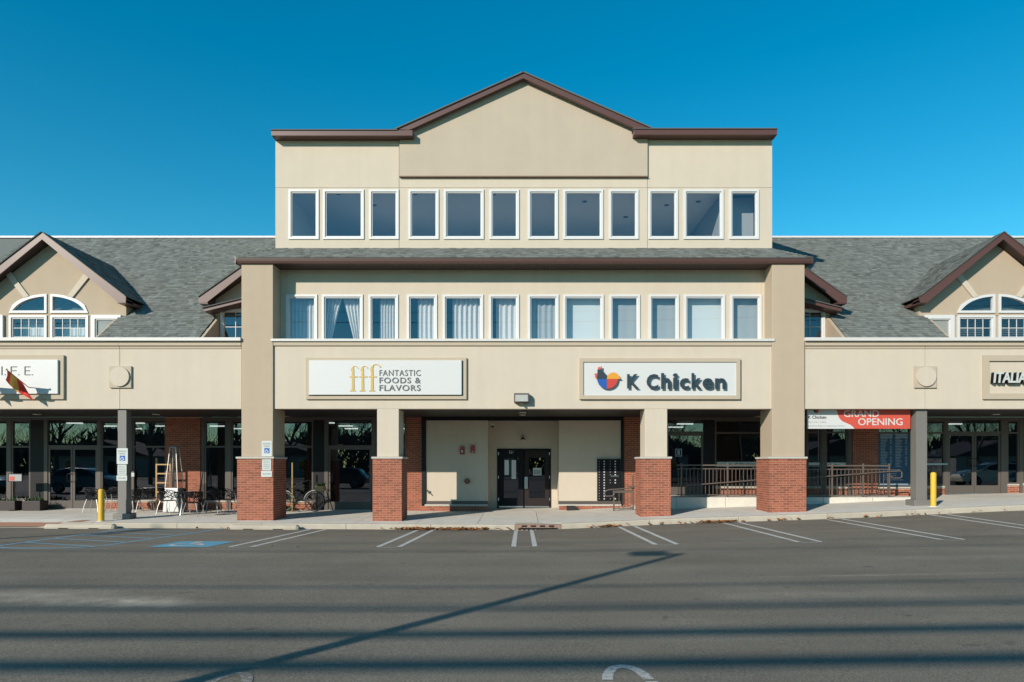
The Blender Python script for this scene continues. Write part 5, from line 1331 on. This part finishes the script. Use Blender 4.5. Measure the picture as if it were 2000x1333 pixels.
# ------------------------------------------------------------------ behind the camera: what throws the shadows and shows in the glass
lp = thing('lamp_post', (2.75-SA*7.6/ST, -7.8-7.6/ST, .12), 'tall car park lamp post behind the camera, seen by its shadow', 'lamp post')
bx_, by2 = 2.75-SA*7.6/ST, -7.8-7.6/ST
MB().tube([(bx_, by2, .1), (bx_, by2, 7.7)], .11, 10, r1=.085).build('pole', M['metal_dk'], lp, smooth=True)
MB().tube([(bx_, by2, 7.62), (bx_-.35, by2+.1, 7.68)], .04, 6).build('arm', M['metal_dk'], lp)
MB().box(bx_-.85, bx_-.25, by2-.12, by2+.32, 7.62, 7.76).build('lamp_head', M['metal_dk'], lp, bevel=.02)
MB().lathe([(.3,-.2),(.3,.5),(.26,.55)], (bx_, by2, .12), 16).build('footing', M['concrete'], lp)
YW = -29.4
def upole(x, h, label):
    t = thing('utility_pole', (x, YW, .12), label, 'utility pole', 'utility poles along the road')
    MB().tube([(x, YW, -.1), (x, YW, h)], .17, 10, r1=.11).build('pole', M['pole'], t, smooth=True)
    for z in (h-.5, h-2.2):
        MB().box(x-.06, x+.06, YW-1.2, YW+1.2, z-.06, z+.06).build('crossarm', M['pole'], t)
        for q in (-1.1, -.5, .5, 1.1): MB().lathe([(.03,0),(.05,.06),(.03,.14)], (x, YW+q, z+.06), 8).build('insulator', M['platewhite'], t)
upole(-30.9, 15.4, 'tall wooden utility pole behind the camera on the left')
upole(27, 15.0, 'tall wooden utility pole behind the camera on the right')
for i, (ys, r) in enumerate(((-14.43, .085), (-13.4, .075), (-12.25, .04), (-12.0, .022), (-10.8, .027), (-7.0, .024), (-5.6, .014))):
    h = .55*(ys-YW-.12)+.0
    yc = lambda x: YW+.12+.035*(x+12)
    pts = [(x, yc(x), h+.55*((x+2)/29)**2-.06) for x in [-30.9+57.9*k/30 for k in range(31)]]
    mb = MB().tube([(-95, yc(-95), h+.6)]+pts+[(95, yc(95), h+.6)], r, 6)
    o = mb.build('overhead_cable', M['wire'], fix=False, smooth=True)
    tag(o, 'black overhead cable along the road, number %d up from the lowest' % (i+1) if False else '%s overhead cable along the road behind the camera' % ('lowest thick', 'second lowest thick', 'third lowest', 'fourth lowest', 'fifth lowest', 'second highest thin', 'highest thin')[i], 'cable', 'overhead cables')
def bare_tree(x, y, h, seed, label, evergreen=False, z0=.1):
    t = thing('bare_tree', (x, y, z0), label, 'tree', 'bare trees across the road')
    rnd = random.Random(seed); tr = MB(); tw = MB()
    def grow(p, d, l, r, lev):
        n = 4; pts = [p]; q = p
        for i in range(n):
            d = (d+Vector((rnd.gauss(0,.12), rnd.gauss(0,.12), rnd.gauss(.03,.07)))).normalized(); q = q+d*l/n; pts.append(q)
        (tr if lev < 2 else tw).tube(pts, r, 6 if lev < 2 else 3, r1=r*.55, cap=False)
        if lev >= 5 or r < .006: return
        for k in range(rnd.choice((3, 4)) if lev else 6):
            u = rnd.uniform(.35, 1); a = rnd.uniform(0, 6.28); f = pts[min(n, int(u*n)+1)]
            nd = (d+Vector((math.cos(a), math.sin(a), rnd.uniform(-.1, .5)))*rnd.uniform(.6, 1.0)).normalized()
            grow(f, nd, l*rnd.uniform(.5, .75), r*.5, lev+1)
    grow(Vector((x, y, z0)), Vector((0,0,1)), h*.45, h*.022, 0)
    tr.build('trunk', M['bark'], t, fix=False, smooth=True); tw.build('crown', M['bark'], t, fix=False)
TX = [-58, -47, -39, -30, -22, -13, -5, 4, 12, 20, 29, 37, 46, 57]
names = ['first','second','third','fourth','fifth','sixth','seventh','eighth','ninth','tenth','eleventh','twelfth','thirteenth','fourteenth']
for i, x in enumerate(TX):
    bare_tree(x+random.uniform(-2,2), -52-random.uniform(0, 9), random.uniform(11, 15), 20+i, 'bare leafless tree across the road, %s from the left' % names[i])
bare_tree(-21.5, 24, 10.5, 77, 'bare tree behind the left roof, twigs above the ridge', z0=.0)
def house(x, y, w, d, h, label):
    t = thing('house', (x, y, .1), label, 'house', 'houses across the road')
    MB().box(x-w/2, x+w/2, y-d/2, y+d/2, .0, h).build('wall', M['house'], t)
    MB().prism([(x-w/2-.4, h-.05), (x+w/2+.4, h-.05), (x, h+w*.17)], y-d/2-.4, y+d/2+.4).build('roof', M['houseroof'], t)
    for k in range(3):
        for z in (1.0, 3.6):
            if z+1.4 < h:
                xw = x-w/2+w*(k+.5)/3; f = MB().box(xw-.5, xw+.5, y+d/2, y+d/2+.06, z, z+1.4).build('window', M['white'], t); MB().box(xw-.42, xw+.42, y+d/2+.05, y+d/2+.075, z+.08, z+1.32).build('pane', M['carglass'], f)
    MB().box(x+w*.08, x+w*.08+1.0, y+d/2, y+d/2+.05, .1, 2.2).build('door', M['doorbrown'], t)
house(-34, -70, 12, 9, 3.1, 'pale house across the road on the left')
house(-8, -74, 13, 9, 3.0, 'grey house across the road facing the entrance')
house(17, -70, 11, 9, 3.1, 'pale house across the road right of centre')
house(-58, -71, 13, 9, 3.0, 'grey house across the road at the far left')
house(66, -71, 13, 9, 3.0, 'grey house across the road at the far right')
mb = MB(); rnd = random.Random(31)  # unseen twig belt, added to block the bright horizon mirrored in the glass
for k in range(20000):
    x = rnd.uniform(-110, 110); y = rnd.uniform(-92, -84); hmax = 6.2+1.2*math.sin(x*.17)+.8*math.sin(x*.53+1)
    z = hmax*rnd.random()**.8 if k % 4 else hmax*(.8+.75*rnd.random()); a = rnd.gauss(1.57, .5); l = rnd.uniform(.4, 1.2); wd = rnd.uniform(.05, .28) if z < hmax else rnd.uniform(.02, .05)
    u = Vector((math.cos(a), rnd.uniform(-.3,.3), math.sin(a)))*l; v = Vector((math.sin(a), 0, -math.cos(a)))*wd; p = Vector((x, y, z))
    mb.add([p-u-v, p-u+v, p+u+v*.3, p+u-v*.3], [(0,1,2,3)])
hg = mb.build('screening_wood', M['bark'], fix=False); tag(hg, 'grey belt of leafless wood added unseen behind the camera to darken the shop glass', 'wood', kind='stuff')
house(44, -72, 13, 10, 3.1, 'wide house across the road on the right')
def car(x, y, rz_, paint, label, logo=False):
    t = thing('parked_car', (0,0,0), label, 'car', 'parked cars behind the camera')
    prof = [(-2.1,.35),(-2.15,.62),(-2.05,.88),(-1.85,1.0),(-1.55,1.38),(-1.0,1.50),(-.1,1.50),(.45,1.36),(1.0,1.02),(1.55,.92),(2.0,.78),(2.12,.55),(2.08,.33)]
    body = MB(); n = len(prof); L = []
    for s_, yy, inset in ((0, -.86, 0), (1, -.80, 0), (2, .80, 0), (3, .86, 0)):
        for a, b in prof:
            tp = max(0, (b-.95)/.55); half = (.86-.22*tp)*(1 if abs(yy) > .83 else .93); L.append((a, math.copysign(half, yy), b if abs(yy) < .83 else b-.03*(b > .9)))
    fs = []
    for k in range(3):
        for i in range(n): j = (i+1)%n; fs.append((k*n+i, k*n+j, (k+1)*n+j, (k+1)*n+i))
    fs += [tuple(range(n)), tuple(range(4*n-1, 3*n-1, -1))]
    body.add(L, fs).build('body', paint, t, smooth=True)
    for sy in (-1, 1):
        y0 = lambda b: (.86-.22*max(0, (b-.95)/.55))*1.006
        for poly in ([(-1.72,1.02),(-1.45,1.34),(-.98,1.43),(-.42,1.43),(-.42,1.02)], [(-.34,1.02),(-.34,1.43),(-.08,1.42),(.40,1.30),(.86,1.04)]):
            MB().add([(a, sy*y0(b-.0)+sy*.004, b) for a, b in poly], [tuple(range(len(poly)))]).build('side_window', M['carglass'], t, fix=False)
        for cx_ in (-1.32, 1.32):
            w = MB().add([(cx_+.33*math.cos(a), sy*yy, .33+.33*math.sin(a)) for yy in (.70, .90) for a in frange(0, 6.2832, 20)[:-1]], [(i, (i+1)%20, 20+(i+1)%20, 20+i) for i in range(20)]+[tuple(range(19,-1,-1)), tuple(range(20,40))]).build('wheel', M['tyre'], t)
            mbr = MB()
            for k in range(5):
                a = R(72*k); mbr.tube([(cx_, sy*.905, .33), (cx_+.2*math.cos(a), sy*.905, .33+.2*math.sin(a))], .03, 4)
            mbr.tube([(cx_+.21*math.cos(a), sy*.90, .33+.21*math.sin(a)) for a in frange(0, 6.2832, 16)[:-1]], .018, 4, closed=True)
            mbr.build('rim', M['steel'], w)
        MB().ball((.72, sy*.95, 1.05), .10, .06, .07).build('mirror', paint, t, smooth=True)
        MB().ball((1.98, sy*.62, .72), .14, .16, .07).build('headlight', M['lensw'], t, smooth=True)
        MB().ball((-2.05, sy*.66, .80), .08, .14, .08).build('tail_light', M['redlens'], t, smooth=True)
        MB().box(-.5, -.34, sy*.868-.012, sy*.868+.012, .84, .87).build('door_handle', M['steel'], t)
        if logo: MB().add([(-1.05+.42*math.cos(a)*.9, sy*.866, .55+.35*max(0, math.sin(a))) for a in frange(0, math.pi, 12)], [tuple(range(13))]).build('door_logo', M['ledblue'], t, fix=False)
    MB().add([(.50,-.60,1.345),(.50,.60,1.345),(.98,.74,1.045),(.98,-.74,1.045)], [(0,1,2,3)]).build('windscreen', M['carglass'], t, fix=False)
    t.location = (x, y, lot_z(x, y)); t.rotation_euler = (0, 0, rz_); return t
car(29.2, -15.5, R(183), M['carpaint'], 'gold hatchback reflected in the right shop door', True)
car(-26.5, -14.5, R(2), M['cardark'], 'dark car reflected in the left shop door')
car(-33, -13.5, R(4), M['cargrey'], 'grey car reflected at the far left shop window')
car(-13.5, -23, R(180), M['cardark'], 'dark car reflected in the bay left of the entrance')
